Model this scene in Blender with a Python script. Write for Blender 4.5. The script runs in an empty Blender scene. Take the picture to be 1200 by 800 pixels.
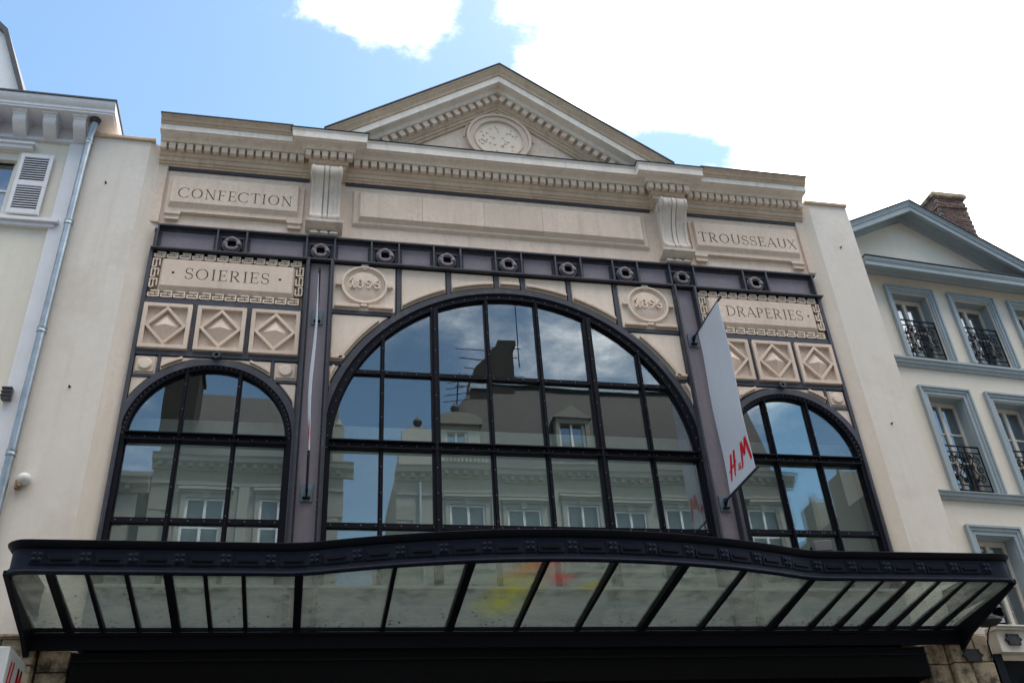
import bpy, bmesh, math, random
from mathutils import Vector, Matrix

random.seed(7)
R = math.radians
EYE = 1.6          # facade heights below are measured from eye level; the builder lifts them to world z

# ------------------------------------------------------------------ camera, sky, sun, exposure
scene = bpy.context.scene
def make_camera():
    yaw, pitch, roll = R(13.700), R(32.705), R(-4.136)
    fwd = Vector((math.sin(yaw)*math.cos(pitch), math.cos(yaw)*math.cos(pitch), math.sin(pitch)))
    right = Vector((math.cos(yaw), -math.sin(yaw), 0)); up = right.cross(fwd)
    r2 = math.cos(roll)*right + math.sin(roll)*up
    u2 = -math.sin(roll)*right + math.cos(roll)*up
    cd = bpy.data.cameras.new('camera'); co = bpy.data.objects.new('camera', cd)
    scene.collection.objects.link(co)
    m = Matrix((r2, u2, -fwd)).transposed().to_4x4(); m.translation = (-3.1956, -13.0487, EYE)
    co.matrix_world = m
    cd.sensor_width = 36; cd.sensor_fit = 'HORIZONTAL'; cd.lens = 1109.1/1200*36
    cd.clip_start = .05; cd.clip_end = 3000
    scene.camera = co
make_camera()

SUN_AZ, SUN_EL = 38.0, 62.0      # degrees clockwise from +Y, and above the horizon: behind the shop
EXPOSURE = 1.5
world = bpy.data.worlds.new('World'); scene.world = world; world.use_nodes = True
def make_world():
    nt = world.node_tree; N = nt.nodes; L = nt.links; N.clear()
    out = N.new('ShaderNodeOutputWorld'); mix = N.new('ShaderNodeMixShader')
    bg = N.new('ShaderNodeBackground'); cb = N.new('ShaderNodeBackground')
    sky = N.new('ShaderNodeTexSky'); sky.sky_type = 'NISHITA'; sky.sun_disc = False
    sky.sun_elevation = R(SUN_EL); sky.sun_rotation = R(SUN_AZ)
    sky.air_density = 1.0; sky.dust_density = .25; sky.ozone_density = 1.0
    tint = N.new('ShaderNodeMix'); tint.data_type = 'RGBA'; tint.blend_type = 'MULTIPLY'; tint.inputs['Factor'].default_value = 1
    tint.inputs['B'].default_value = (.92, 1.0, .93, 1); L.new(sky.outputs[0], tint.inputs['A']); L.new(tint.outputs['Result'], bg.inputs[0]); bg.inputs[1].default_value = .094
    cb.inputs[0].default_value = (1, .955, .90, 1); cb.inputs[1].default_value = .95
    tc = N.new('ShaderNodeTexCoord'); sep = N.new('ShaderNodeSeparateXYZ'); L.new(tc.outputs['Generated'], sep.inputs[0])
    def math_(op, a, b=None, c=None, clamp=False):
        n = N.new('ShaderNodeMath'); n.operation = op; n.use_clamp = clamp
        for i, v in enumerate((a, b, c)):
            if v is None: continue
            if isinstance(v, (int, float)): n.inputs[i].default_value = v
            else: L.new(v, n.inputs[i])
        return n.outputs[0]
    # a flat cloud layer: direction divided by its height
    z = math_('MAXIMUM', sep.outputs[2], .06)
    px = math_('DIVIDE', sep.outputs[0], z); py = math_('DIVIDE', sep.outputs[1], z)
    comb = N.new('ShaderNodeCombineXYZ'); L.new(px, comb.inputs[0]); L.new(py, comb.inputs[1])
    def noise(scale, detail, rough, w=0.0):
        n = N.new('ShaderNodeTexNoise'); n.noise_dimensions = '3D'
        mp = N.new('ShaderNodeMapping'); mp.inputs['Location'].default_value = (w, w*.7, w*.3)
        L.new(comb.outputs[0], mp.inputs[0]); L.new(mp.outputs[0], n.inputs['Vector'])
        n.inputs['Scale'].default_value = scale; n.inputs['Detail'].default_value = detail; n.inputs['Roughness'].default_value = rough
        return n.outputs['Fac']
    n1 = noise(1.3, 3, .5, 3.1); n2 = noise(17.0, 12, .68, 1.7); n3 = noise(4.5, 5, .55, 9.3)
    base = math_('MULTIPLY_ADD', math_('SUBTRACT', n1, .5), 1.6, -.10)
    def bump(cx, cy, rx, ry, amp):
        dx = math_('DIVIDE', math_('SUBTRACT', px, cx), rx); dy = math_('DIVIDE', math_('SUBTRACT', py, cy), ry)
        d2 = math_('ADD', math_('MULTIPLY', dx, dx), math_('MULTIPLY', dy, dy))
        return math_('MULTIPLY', math_('EXPONENT', math_('MULTIPLY', d2, -1)), amp)
    tot = base
    for b in CLOUDS: tot = math_('ADD', tot, bump(*b))
    amp = math_('MULTIPLY_ADD', math_('ADD', py, .6, clamp=True), .95, .40)      # puffy ahead, smoother behind
    tot = math_('ADD', tot, math_('MULTIPLY', math_('SUBTRACT', n2, .5), amp))
    tot = math_('ADD', tot, math_('MULTIPLY', math_('SUBTRACT', n3, .5), .55))
    fac = math_('SMOOTH_MIN', math_('MAXIMUM', math_('MULTIPLY_ADD', tot, 1.7, .12), 0), 1.0, .2, clamp=True)
    L.new(math_('MULTIPLY_ADD', n3, 1.4, .95), cb.inputs[1])
    hz = math_('MULTIPLY_ADD', sep.outputs[2], 6.0, -.1, clamp=True)
    fac = math_('POWER', fac, 2.4)
    L.new(math_('MULTIPLY', fac, hz), mix.inputs[0])
    L.new(bg.outputs[0], mix.inputs[1]); L.new(cb.outputs[0], mix.inputs[2]); L.new(mix.outputs[0], out.inputs[0])
CLOUDS = [(.045, .78, .13, .05, .95),      # small cumulus above the pediment
          (.92, .86, .50, .55, 1.9),         # broad bright bank towards the sun
          (-.34, .95, .34, .40, -.8),        # the clear blue west of the pediment
          (.185, .86, .06, .10, -.7),      # blue gap between the two
          (.55, .97, .15, .055, -1.5), (.17, .765, .028, .06, -.45),        # thin blue rift over the cornice
          (.35, -.20, 1.1, .48, 1.8), (.35, -1.32, .9, .28, .30), (.05, -1.95, .35, .35, -.25), (1.35, -1.3, .3, .3, .4)]          # unseen overhead cloud added to brighten the facade; soft cloud over the opposite roofs
make_world()
sd = bpy.data.lights.new('sun', 'SUN'); so = bpy.data.objects.new('sun', sd); scene.collection.objects.link(so)
sd.energy = 1.8; sd.angle = R(8); sd.color = (1, .95, .87)
to_sun = Vector((math.sin(R(SUN_AZ))*math.cos(R(SUN_EL)), math.cos(R(SUN_AZ))*math.cos(R(SUN_EL)), math.sin(R(SUN_EL))))
so.rotation_euler = to_sun.to_track_quat('Z', 'Y').to_euler(); so.location = (20, 20, 40)
vs = scene.view_settings
vs.view_transform = 'Standard'; vs.look = 'None'; vs.gamma = 1; vs.use_curve_mapping = False; vs.exposure = EXPOSURE
scene.cycles.max_bounces = 10; scene.cycles.transparent_max_bounces = 24
scene.cycles.use_denoising = True

# ------------------------------------------------------------------ materials
MATS = {}
def mat(name, col, rough=.8, metal=0., var=.12, vscale=1.5, streak=0., bump=.15, bscale=40., rnd=.05, spec=.3, blotch=None, dirt=None):
    m = bpy.data.materials.new(name); m.use_nodes = True; nt = m.node_tree; N = nt.nodes; L = nt.links
    p = N['Principled BSDF']; p.inputs['Roughness'].default_value = rough; p.inputs['Metallic'].default_value = metal
    p.inputs['Specular IOR Level'].default_value = spec
    tc = N.new('ShaderNodeTexCoord'); oi = N.new('ShaderNodeObjectInfo')
    off = N.new('ShaderNodeVectorMath'); off.operation = 'ADD'
    sc = N.new('ShaderNodeMath'); sc.operation = 'MULTIPLY'; sc.inputs[1].default_value = 37.0 if rnd else 0.0
    L.new(oi.outputs['Random'], sc.inputs[0]); L.new(tc.outputs['Object'], off.inputs[0]); L.new(sc.outputs[0], off.inputs[1])
    def noise(scale, det=6, rou=.6, stretch=None):
        n = N.new('ShaderNodeTexNoise'); n.inputs['Scale'].default_value = scale; n.inputs['Detail'].default_value = det; n.inputs['Roughness'].default_value = rou
        if stretch:
            mp = N.new('ShaderNodeMapping'); mp.inputs['Scale'].default_value = stretch
            L.new(off.outputs[0], mp.inputs[0]); L.new(mp.outputs[0], n.inputs['Vector'])
        else: L.new(off.outputs[0], n.inputs['Vector'])
        return n.outputs['Fac']
    def mixc(fac, a, b, mode='MIX'):
        x = N.new('ShaderNodeMix'); x.data_type = 'RGBA'; x.blend_type = mode
        for sock, v in ((x.inputs['Factor'], fac), (x.inputs['A'], a), (x.inputs['B'], b)):
            if isinstance(v, float): sock.default_value = v
            elif isinstance(v, tuple): sock.default_value = (*v, 1)
            else: L.new(v, sock)
        return x.outputs['Result']
    def ramp(fac, lo, hi):
        r = N.new('ShaderNodeMapRange'); L.new(fac, r.inputs[0]); r.inputs[1].default_value = lo; r.inputs[2].default_value = hi
        return r.outputs[0]
    c = mixc(ramp(noise(vscale), .3, .7), tuple(v*(1-var) for v in col), tuple(min(1, v*(1+var)) for v in col))
    c = mixc(ramp(noise(vscale*14, 4), .35, .75), c, tuple(v*(1-var*.9) for v in col)) if var else c
    if streak:
        s = ramp(noise(1.0, 5, .65, (7, 7, .45)), .5, .78)
        sm = N.new('ShaderNodeMath'); sm.operation = 'MULTIPLY'; sm.inputs[1].default_value = streak; L.new(s, sm.inputs[0])
        c = mixc(sm.outputs[0], c, dirt or tuple(v*.45 for v in col))
    if blotch:
        bcol, lo, hi, bs = blotch
        c = mixc(ramp(noise(bs, 5, .7), lo, hi), c, bcol)
    if rnd:
        hv = N.new('ShaderNodeHueSaturation'); mr = N.new('ShaderNodeMapRange')
        L.new(oi.outputs['Random'], mr.inputs[0]); mr.inputs[3].default_value = 1-rnd; mr.inputs[4].default_value = 1+rnd
        L.new(mr.outputs[0], hv.inputs['Value']); L.new(c, hv.inputs['Color']); c = hv.outputs[0]
    L.new(c, p.inputs['Base Color'])
    if bump:
        b = N.new('ShaderNodeBump'); b.inputs['Strength'].default_value = bump; b.inputs['Distance'].default_value = .01
        L.new(noise(bscale, 5, .7), b.inputs['Height']); L.new(b.outputs[0], p.inputs['Normal'])
    rr = N.new('ShaderNodeMapRange'); L.new(noise(vscale*5, 4), rr.inputs[0]); rr.inputs[3].default_value = max(.03, rough-.12); rr.inputs[4].default_value = min(1, rough+.12)
    L.new(rr.outputs[0], p.inputs['Roughness'])
    MATS[name] = m
    return m

mat('stone', (.71, .575, .475), .9, var=.13, vscale=1.1, streak=.30, bump=.35, bscale=55, dirt=(.30, .24, .19))
mat('stone_pale', (.77, .65, .545), .9, var=.10, vscale=1.3, streak=.22, bump=.3, bscale=60, dirt=(.36, .31, .27))
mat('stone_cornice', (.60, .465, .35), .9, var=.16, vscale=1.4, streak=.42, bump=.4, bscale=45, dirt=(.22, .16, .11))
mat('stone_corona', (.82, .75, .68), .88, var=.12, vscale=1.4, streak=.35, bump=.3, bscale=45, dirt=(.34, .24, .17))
mat('stone_console', (.66, .58, .51), .9, var=.10, vscale=2.5, streak=.55, bump=.3, bscale=60, dirt=(.20, .19, .18))
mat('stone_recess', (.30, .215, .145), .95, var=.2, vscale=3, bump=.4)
mat('carved_recess', (.24, .18, .13), .95, var=.2, vscale=8, bump=.3)  # darker brown for the cut letter faces
mat('stone_old', (.46, .37, .27), .95, var=.3, vscale=2.2, streak=.6, bump=.9, bscale=14, dirt=(.10, .08, .06), blotch=((.06, .05, .035), .47, .64, 3.0))
mat('render_cream', (.72, .66, .60), .92, var=.07, vscale=.55, streak=.30, bump=.18, bscale=70, rnd=.0, dirt=(.52, .46, .39), blotch=((.57, .50, .42), .50, .8, .7))
mat('render_jamb', (.71, .625, .535), .92, var=.08, vscale=.8, streak=.22, bump=.2, bscale=60, rnd=.0, dirt=(.42, .33, .24))
mat('render_yellow', (.74, .69, .60), .92, var=.06, vscale=.7, streak=.18, bump=.2, bscale=60, rnd=.0)
mat('render_right', (.72, .665, .58), .92, var=.05, vscale=.6, streak=.20, bump=.2, bscale=60, rnd=.0, dirt=(.50, .45, .38))
mat('render_opposite', (.22, .21, .185), .92, var=.07, vscale=.6, streak=.2, bump=.2, bscale=40, rnd=.0)
mat('render_opposite_pale', (.30, .285, .255), .92, var=.07, vscale=.6, streak=.2, bump=.2, bscale=40, rnd=.0)
mat('paint_white', (.72, .72, .76), .55, var=.06, vscale=3, streak=.14, bump=.08, bscale=30)
mat('paint_offwhite', (.62, .59, .53), .5, var=.08, vscale=3, streak=.12, bump=.06)
mat('paint_bluegrey', (.31, .365, .40), .5, var=.10, vscale=2.5, streak=.25, bump=.08, dirt=(.19, .22, .24))
mat('iron_purple', (.046, .049, .066), .5, var=.16, vscale=2.5, streak=.30, bump=.12, bscale=30, spec=.35, dirt=(.05, .048, .055), blotch=((.11, .10, .115), .56, .78, 5))
mat('iron_web', (.20, .175, .205), .5, var=.14, vscale=1.6, streak=.35, bump=.1, bscale=30, spec=.35, dirt=(.12, .10, .11), blotch=((.23, .195, .21), .52, .75, 3))
mat('iron_black', (.007, .008, .014), .5, var=.2, vscale=3, streak=.1, bump=.1, bscale=30, spec=.10)
mat('iron_blue', (.010, .014, .030), .55, var=.25, vscale=3, streak=.35, bump=.12, bscale=25, spec=.12, dirt=(.03, .036, .05))
mat('iron_stud', (.22, .22, .25), .4, var=.1, vscale=5, bump=0)
mat('bracket_teal', (.13, .19, .24), .5, var=.3, vscale=9, bump=.2, streak=.3)
mat('zinc', (.34, .39, .43), .38, metal=.75, var=.25, vscale=6, streak=.7, bump=.1, dirt=(.16, .18, .20))
mat('lead_dark', (.045, .05, .065), .55, var=.25, vscale=3, bump=.1)
mat('slate', (.018, .019, .022), .6, var=.3, vscale=5, bump=.3, bscale=12)
def slate_courses():
    m = mat('slate_courses', (.02, .021, .025), .55, var=.3, vscale=5, bump=.2, rnd=0); nt = m.node_tree; N = nt.nodes; L = nt.links
    p = N['Principled BSDF']; old = p.inputs['Base Color'].links[0].from_socket
    tc = N.new('ShaderNodeTexCoord'); sp = N.new('ShaderNodeSeparateXYZ'); cb = N.new('ShaderNodeCombineXYZ')
    L.new(tc.outputs['Object'], sp.inputs[0]); L.new(sp.outputs[0], cb.inputs[0]); L.new(sp.outputs[2], cb.inputs[1])
    b = N.new('ShaderNodeTexBrick'); L.new(cb.outputs[0], b.inputs['Vector']); b.inputs['Scale'].default_value = 3.2; b.inputs['Mortar Size'].default_value = .035
    b.inputs['Color1'].default_value = (.6, .6, .6, 1); b.inputs['Color2'].default_value = (1.5, 1.5, 1.5, 1); b.inputs['Mortar'].default_value = (.25, .25, .25, 1)
    x = N.new('ShaderNodeMix'); x.data_type = 'RGBA'; x.blend_type = 'MULTIPLY'; x.inputs['Factor'].default_value = 1
    L.new(old, x.inputs['A']); L.new(b.outputs['Color'], x.inputs['B']); L.new(x.outputs['Result'], p.inputs['Base Color'])
slate_courses()
mat('brick', (.15, .095, .085), .9, var=.3, vscale=9, bump=.5, bscale=40, rnd=.4)
mat('mortar', (.30, .26, .23), .95, var=.2, vscale=5, bump=.4)
mat('brick_dark', (.022, .018, .017), .9, var=.3, vscale=5, bump=.5)
mat('clay', (.42, .16, .10), .85, var=.2, vscale=6, bump=.3)
mat('banner_cloth', (.55, .59, .68), .8, var=.05, vscale=1.2, streak=.10, bump=.15, bscale=160)
mat('sign_red', (.60, .012, .020), .5, var=.05, vscale=4, bump=0)
mat('sign_white', (.62, .63, .65), .35, var=.04, vscale=2, bump=0)
mat('room_dark', (.075, .078, .082), .9, var=.1, vscale=1, bump=0, rnd=0)
mat('room_screen', (.50, .54, .52), .9, var=.06, vscale=.5, streak=.1, bump=0, rnd=0)
mat('shop_black', (.003, .003, .004), .5, var=.2, vscale=2, bump=.05, spec=.10)
mat('sill_grey', (.25, .265, .27), .8, var=.15, vscale=1.2, streak=.4, bump=.2, rnd=0)
mat('plaque_dark', (.035, .036, .040), .45, var=.3, vscale=9, bump=.3)
mat('plastic_grey', (.12, .12, .135), .5, var=.06, bump=0)
mat('plastic_white', (.70, .69, .66), .4, var=.06, bump=0)
mat('asphalt', (.07, .07, .07), .9, var=.25, vscale=.8, bump=.5, bscale=90, rnd=0)
mat('paving', (.17, .16, .15), .9, var=.2, vscale=.9, bump=.4, bscale=30)
mat('kerb_stone', (.36, .35, .33), .9, var=.15, vscale=2, bump=.3)
mat('curtain', (.40, .42, .42), .9, var=.1, vscale=2, bump=0)

def glass(name, trans, gloss, base, gain, dirt=0., dirtcol=(.3, .3, .28), wave=.0, colour_spots=None, dscale=1.5):
    m = bpy.data.materials.new(name); m.use_nodes = True; nt = m.node_tree; N = nt.nodes; L = nt.links
    for n in list(N):
        if n.type == 'BSDF_PRINCIPLED': N.remove(n)
    out = [n for n in N if n.type == 'OUTPUT_MATERIAL'][0]
    tr = N.new('ShaderNodeBsdfTransparent'); tr.inputs[0].default_value = (*trans, 1)
    gl = N.new('ShaderNodeBsdfGlossy'); gl.inputs[0].default_value = (*gloss, 1); gl.inputs['Roughness'].default_value = 0.0
    lw = N.new('ShaderNodeLayerWeight'); lw.inputs[0].default_value = .5
    pw = N.new('ShaderNodeMath'); pw.operation = 'POWER'; pw.inputs[1].default_value = 2.6; L.new(lw.outputs['Facing'], pw.inputs[0])
    ma = N.new('ShaderNodeMath'); ma.operation = 'MULTIPLY_ADD'; ma.inputs[1].default_value = gain; ma.inputs[2].default_value = base; ma.use_clamp = True
    L.new(pw.outputs[0], ma.inputs[0])
    tc = N.new('ShaderNodeTexCoord')
    if wave:
        nz = N.new('ShaderNodeTexNoise'); nz.inputs['Scale'].default_value = .9; nz.inputs['Detail'].default_value = 1
        L.new(tc.outputs['Object'], nz.inputs['Vector'])
        b = N.new('ShaderNodeBump'); b.inputs['Strength'].default_value = wave; b.inputs['Distance'].default_value = .02
        L.new(nz.outputs[0], b.inputs['Height']); L.new(b.outputs[0], gl.inputs['Normal'])
    body = tr.outputs[0]
    if dirt:
        df = N.new('ShaderNodeBsdfDiffuse'); tl = N.new('ShaderNodeBsdfTranslucent'); ad = N.new('ShaderNodeMixShader'); ad.inputs[0].default_value = .55
        col = N.new('ShaderNodeMix'); col.data_type = 'RGBA'; col.inputs['A'].default_value = (*dirtcol, 1); col.inputs['B'].default_value = (*dirtcol, 1); col.inputs['Factor'].default_value = 0
        n1 = N.new('ShaderNodeTexNoise'); n1.inputs['Scale'].default_value = dscale; n1.inputs['Detail'].default_value = 9; n1.inputs['Roughness'].default_value = .68
        L.new(tc.outputs['Object'], n1.inputs['Vector'])
        mr = N.new('ShaderNodeMapRange'); L.new(n1.outputs[0], mr.inputs[0]); mr.inputs[1].default_value = .38; mr.inputs[2].default_value = .66
        mr.inputs[3].default_value = dirt*.4; mr.inputs[4].default_value = min(1, dirt*1.6)
        n2 = N.new('ShaderNodeTexNoise'); n2.inputs['Scale'].default_value = 34; n2.inputs['Detail'].default_value = 3
        L.new(tc.outputs['Object'], n2.inputs['Vector'])
        sp = N.new('ShaderNodeMapRange'); L.new(n2.outputs[0], sp.inputs[0]); sp.inputs[1].default_value = .70; sp.inputs[2].default_value = .76
        mx = N.new('ShaderNodeMath'); mx.operation = 'MAXIMUM'; L.new(mr.outputs[0], mx.inputs[0]); L.new(sp.outputs[0], mx.inputs[1])
        fac = mx.outputs[0]; ccol = col.outputs['Result']
        for (cx, cy, cz, rad, scol) in (colour_spots or []):
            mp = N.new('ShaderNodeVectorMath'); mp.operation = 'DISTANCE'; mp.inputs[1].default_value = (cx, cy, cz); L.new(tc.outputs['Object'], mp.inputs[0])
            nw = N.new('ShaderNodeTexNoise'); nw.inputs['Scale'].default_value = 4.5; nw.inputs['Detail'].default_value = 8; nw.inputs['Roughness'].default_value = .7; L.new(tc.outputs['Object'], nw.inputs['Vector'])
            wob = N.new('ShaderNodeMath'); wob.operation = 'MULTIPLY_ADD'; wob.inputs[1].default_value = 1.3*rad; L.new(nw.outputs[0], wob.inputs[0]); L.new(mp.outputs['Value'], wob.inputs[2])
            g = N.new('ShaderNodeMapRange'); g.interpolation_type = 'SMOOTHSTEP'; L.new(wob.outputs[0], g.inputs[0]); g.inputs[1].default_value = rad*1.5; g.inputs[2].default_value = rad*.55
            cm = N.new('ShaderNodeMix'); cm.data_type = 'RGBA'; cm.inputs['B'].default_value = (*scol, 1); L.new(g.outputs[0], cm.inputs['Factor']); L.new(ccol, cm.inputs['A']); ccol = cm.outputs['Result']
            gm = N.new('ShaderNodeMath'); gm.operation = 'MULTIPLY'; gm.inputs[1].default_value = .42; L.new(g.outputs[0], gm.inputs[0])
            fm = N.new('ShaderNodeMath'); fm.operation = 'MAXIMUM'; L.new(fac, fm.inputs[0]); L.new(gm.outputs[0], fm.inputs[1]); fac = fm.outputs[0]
        L.new(ccol, df.inputs[0]); L.new(ccol, tl.inputs[0])
        L.new(df.outputs[0], ad.inputs[1]); L.new(tl.outputs[0], ad.inputs[2])
        bm_ = N.new('ShaderNodeMixShader'); L.new(fac, bm_.inputs[0]); L.new(tr.outputs[0], bm_.inputs[1]); L.new(ad.outputs[0], bm_.inputs[2]); body = bm_.outputs[0]
    ms = N.new('ShaderNodeMixShader'); L.new(ma.outputs[0], ms.inputs[0]); L.new(body, ms.inputs[1]); L.new(gl.outputs[0], ms.inputs[2])
    L.new(ms.outputs[0], out.inputs['Surface'])
    MATS[name] = m
glass('glass_window', (.90, .94, .925), (.84, .88, .90), .185, .45, dirt=.03, wave=.06)
glass('glass_house', (.55, .58, .60), (.88, .90, .93), .32, .45, wave=.08)
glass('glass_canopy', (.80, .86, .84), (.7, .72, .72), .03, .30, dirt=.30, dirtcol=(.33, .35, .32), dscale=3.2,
      colour_spots=[(-.66, -.90, 5.44, .62, (.42, .44, .05)), (-.55, -1.42, 5.52, .62, (.44, .42, .05)), (-.46, -1.92, 5.59, .48, (.52, .28, .07)), (-.25, -2.05, 5.61, .42, (.52, .18, .15)), (.0, -1.65, 5.56, .36, (.54, .10, .09)), (.45, -1.45, 5.52, .34, (.38, .36, .08))])  # yellow, orange and red spots coloured into the canopy glass
glass('glass_opposite', (.75, .78, .78), (.8, .82, .85), .05, .35)
glass('glass_shop', (.10, .10, .11), (.7, .7, .72), .02, .10)

# ------------------------------------------------------------------ mesh builder
COL = scene.collection
class MB:
    def __init__(s): s.V = []; s.F = []; s.M = []
    def add(s, vs_, fs, mi=0):
        b = len(s.V); s.V += [tuple(v) for v in vs_]; s.F += [tuple(b+i for i in f) for f in fs]; s.M += [mi]*len(fs); return s
    def box(s, x0, x1, y0, y1, z0, z1, mi=0):
        v = [(x, y, z) for z in (z0, z1) for y in (y0, y1) for x in (x0, x1)]
        return s.add(v, [(0, 1, 3, 2), (4, 6, 7, 5), (0, 4, 5, 1), (2, 3, 7, 6), (0, 2, 6, 4), (1, 5, 7, 3)], mi)
    def prism(s, poly, a, b, plane='xz', mi=0):
        n = len(poly)
        f = {'xz': lambda p, t: (p[0], t, p[1]), 'yz': lambda p, t: (t, p[0], p[1]), 'xy': lambda p, t: (p[0], p[1], t)}[plane]
        v = [f(p, a) for p in poly] + [f(p, b) for p in poly]
        return s.add(v, [tuple(range(n)), tuple(range(2*n-1, n-1, -1))] + [(i, (i+1) % n, n+(i+1) % n, n+i) for i in range(n)], mi)
    def frustum(s, r0, y0, r1, y1, mi=0):          # two xz rectangles (x0,x1,z0,z1) at depths y0 (back) and y1 (front)
        q = lambda r, y: [(r[0], y, r[2]), (r[1], y, r[2]), (r[1], y, r[3]), (r[0], y, r[3])]
        return s.add(q(r0, y0)+q(r1, y1), [(0, 1, 2, 3), (7, 6, 5, 4)] + [(i, (i+1) % 4, 4+(i+1) % 4, 4+i) for i in range(4)], mi)
    def band(s, A, B, y0, y1, closed=False, mi=0):  # solid strip between two xz paths
        n = len(A); v = []
        for (a, b) in zip(A, B): v += [(a[0], y0, a[1]), (b[0], y0, b[1]), (b[0], y1, b[1]), (a[0], y1, a[1])]
        f = []
        for i in range(n if closed else n-1):
            j = (i+1) % n
            for k in range(4): f.append((4*i+k, 4*i+(k+1) % 4, 4*j+(k+1) % 4, 4*j+k))
        if not closed: f += [(0, 1, 2, 3), (4*n-1, 4*n-2, 4*n-3, 4*n-4)]
        return s.add(v, f, mi)
    def ring(s, cx, cz, r0, r1, y0, y1, n=32, a0=0, a1=360, mi=0):
        full = abs(a1-a0) >= 360; k = n if full else n+1
        ang = [R(a0+(a1-a0)*i/n) for i in range(k)]
        P = lambda r: [(cx+r*math.cos(a), cz+r*math.sin(a)) for a in ang]
        return s.band(P(r0), P(r1), y0, y1, full, mi)
    def tube(s, pts, r, n=8, mi=0, closed=False):
        pts = [Vector(p) for p in pts]; rings = []; m = len(pts)
        rr = r if isinstance(r, (list, tuple)) else [r]*m
        ref = None
        for i, p in enumerate(pts):
            t = (pts[(i+1) % m]-pts[i-1]) if closed else (pts[min(i+1, m-1)]-pts[max(i-1, 0)])
            t.normalize()
            if ref is None or abs(t.dot(ref)) > .95: ref = Vector((0, 0, 1)) if abs(t.z) < .9 else Vector((1, 0, 0))
            u = t.cross(ref).normalized(); w = t.cross(u); ref = -w if False else ref
            rings.append([p+rr[i]*(math.cos(2*math.pi*k/n)*u+math.sin(2*math.pi*k/n)*w) for k in range(n)])
        v = [q for g in rings for q in g]; f = []
        for i in range(m if closed else m-1):
            j = (i+1) % m
            for k in range(n): f.append((i*n+k, i*n+(k+1) % n, j*n+(k+1) % n, j*n+k))
        if not closed: f += [tuple(range(n)), tuple(range(m*n-1, (m-1)*n-1, -1))]
        return s.add(v, f, mi)
    def lathe(s, prof, c, axis='z', n=20, mi=0):    # prof: (radius, along)
        v = []; m = len(prof)
        for (r, h) in prof:
            for k in range(n):
                a = 2*math.pi*k/n; u, w = r*math.cos(a), r*math.sin(a)
                v.append({'z': (c[0]+u, c[1]+w, c[2]+h), 'y': (c[0]+u, c[1]+h, c[2]+w), 'x': (c[0]+h, c[1]+u, c[2]+w)}[axis])
        f = [(i*n+k, i*n+(k+1) % n, (i+1)*n+(k+1) % n, (i+1)*n+k) for i in range(m-1) for k in range(n)]
        f += [tuple(range(n)), tuple(range(m*n-1, (m-1)*n-1, -1))]
        return s.add(v, f, mi)
    def stud(s, x, y, z, r=.012, h=.010, mi=0):     # rivet head pointing to -y
        v = [(x+r*math.cos(a), y, z+r*math.sin(a)) for a in [math.pi*2*k/6 for k in range(6)]] + [(x+r*.5*math.cos(a), y-h, z+r*.5*math.sin(a)) for a in [math.pi*2*k/6 for k in range(6)]]
        return s.add(v, [tuple(range(5, -1, -1)), tuple(range(6, 12))] + [(i, (i+1) % 6, 6+(i+1) % 6, 6+i) for i in range(6)], mi)
    def mesh(s, name, mats, z=EYE, smooth=True):
        me = bpy.data.meshes.new(name); me.from_pydata([(v[0], v[1], v[2]+z) for v in s.V], [], s.F)
        for m in (mats if isinstance(mats, (list, tuple)) else [mats]): me.materials.append(MATS[m])
        me.polygons.foreach_set('material_index', s.M)
        b = bmesh.new(); b.from_mesh(me); bmesh.ops.recalc_face_normals(b, faces=b.faces)
        if smooth:
            for f in b.faces: f.smooth = True
            for e in b.edges: e.smooth = len(e.link_faces) == 2 and e.calc_face_angle(0) < R(35)
        b.to_mesh(me); b.free(); me.update()
        return me
    def obj(s, name, mats, parent=None, bevel=0, z=EYE, label=None, smooth=True):
        o = bpy.data.objects.new(name, s.mesh(name, mats, z, smooth)); COL.objects.link(o)
        attach(o, parent)
        if bevel:
            md = o.modifiers.new('bevel', 'BEVEL'); md.width = bevel; md.segments = 2; md.limit_method = 'ANGLE'; md.angle_limit = R(35); md.use_clamp_overlap = True
        if label: o['label'] = label
        return o
def attach(o, parent):
    if parent is None: return
    o.parent = parent
    if parent.get('_world'): o.matrix_parent_inverse = Matrix.Translation(-parent.location)
def thing(name, label, cat, loc=(0, 0, 0), rz=0, group=None, local=False):
    e = bpy.data.objects.new(name, None); COL.objects.link(e); e.location = loc; e.rotation_euler.z = rz; e.empty_display_size = .2
    tag(e, label, cat, group)
    if not local: e['_world'] = 1
    return e
def tag(o, label, cat, group=None, kind=None):
    if label: o['label'] = label
    if cat: o['category'] = cat
    if group: o['group'] = group
    if kind: o['kind'] = kind
    return o
def dup(o, parent, loc, rot=None, scale=None):
    c = o.copy(); COL.objects.link(c); c.parent = None; c.matrix_parent_inverse = Matrix()
    attach(c, parent); c.location = loc
    if rot: c.rotation_euler = rot
    if scale: c.scale = scale
    return c
def unbev(o): return o

def arch(cx, cz, r, zb, n=48, clampx=None):
    p = [(cx-r, zb)] + [(cx-r*math.cos(math.pi*i/n), cz+r*math.sin(math.pi*i/n)) for i in range(n+1)] + [(cx+r, zb)]
    if clampx: p = [(max(cx-clampx, min(cx+clampx, x)), z) for x, z in p]
    return p

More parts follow.
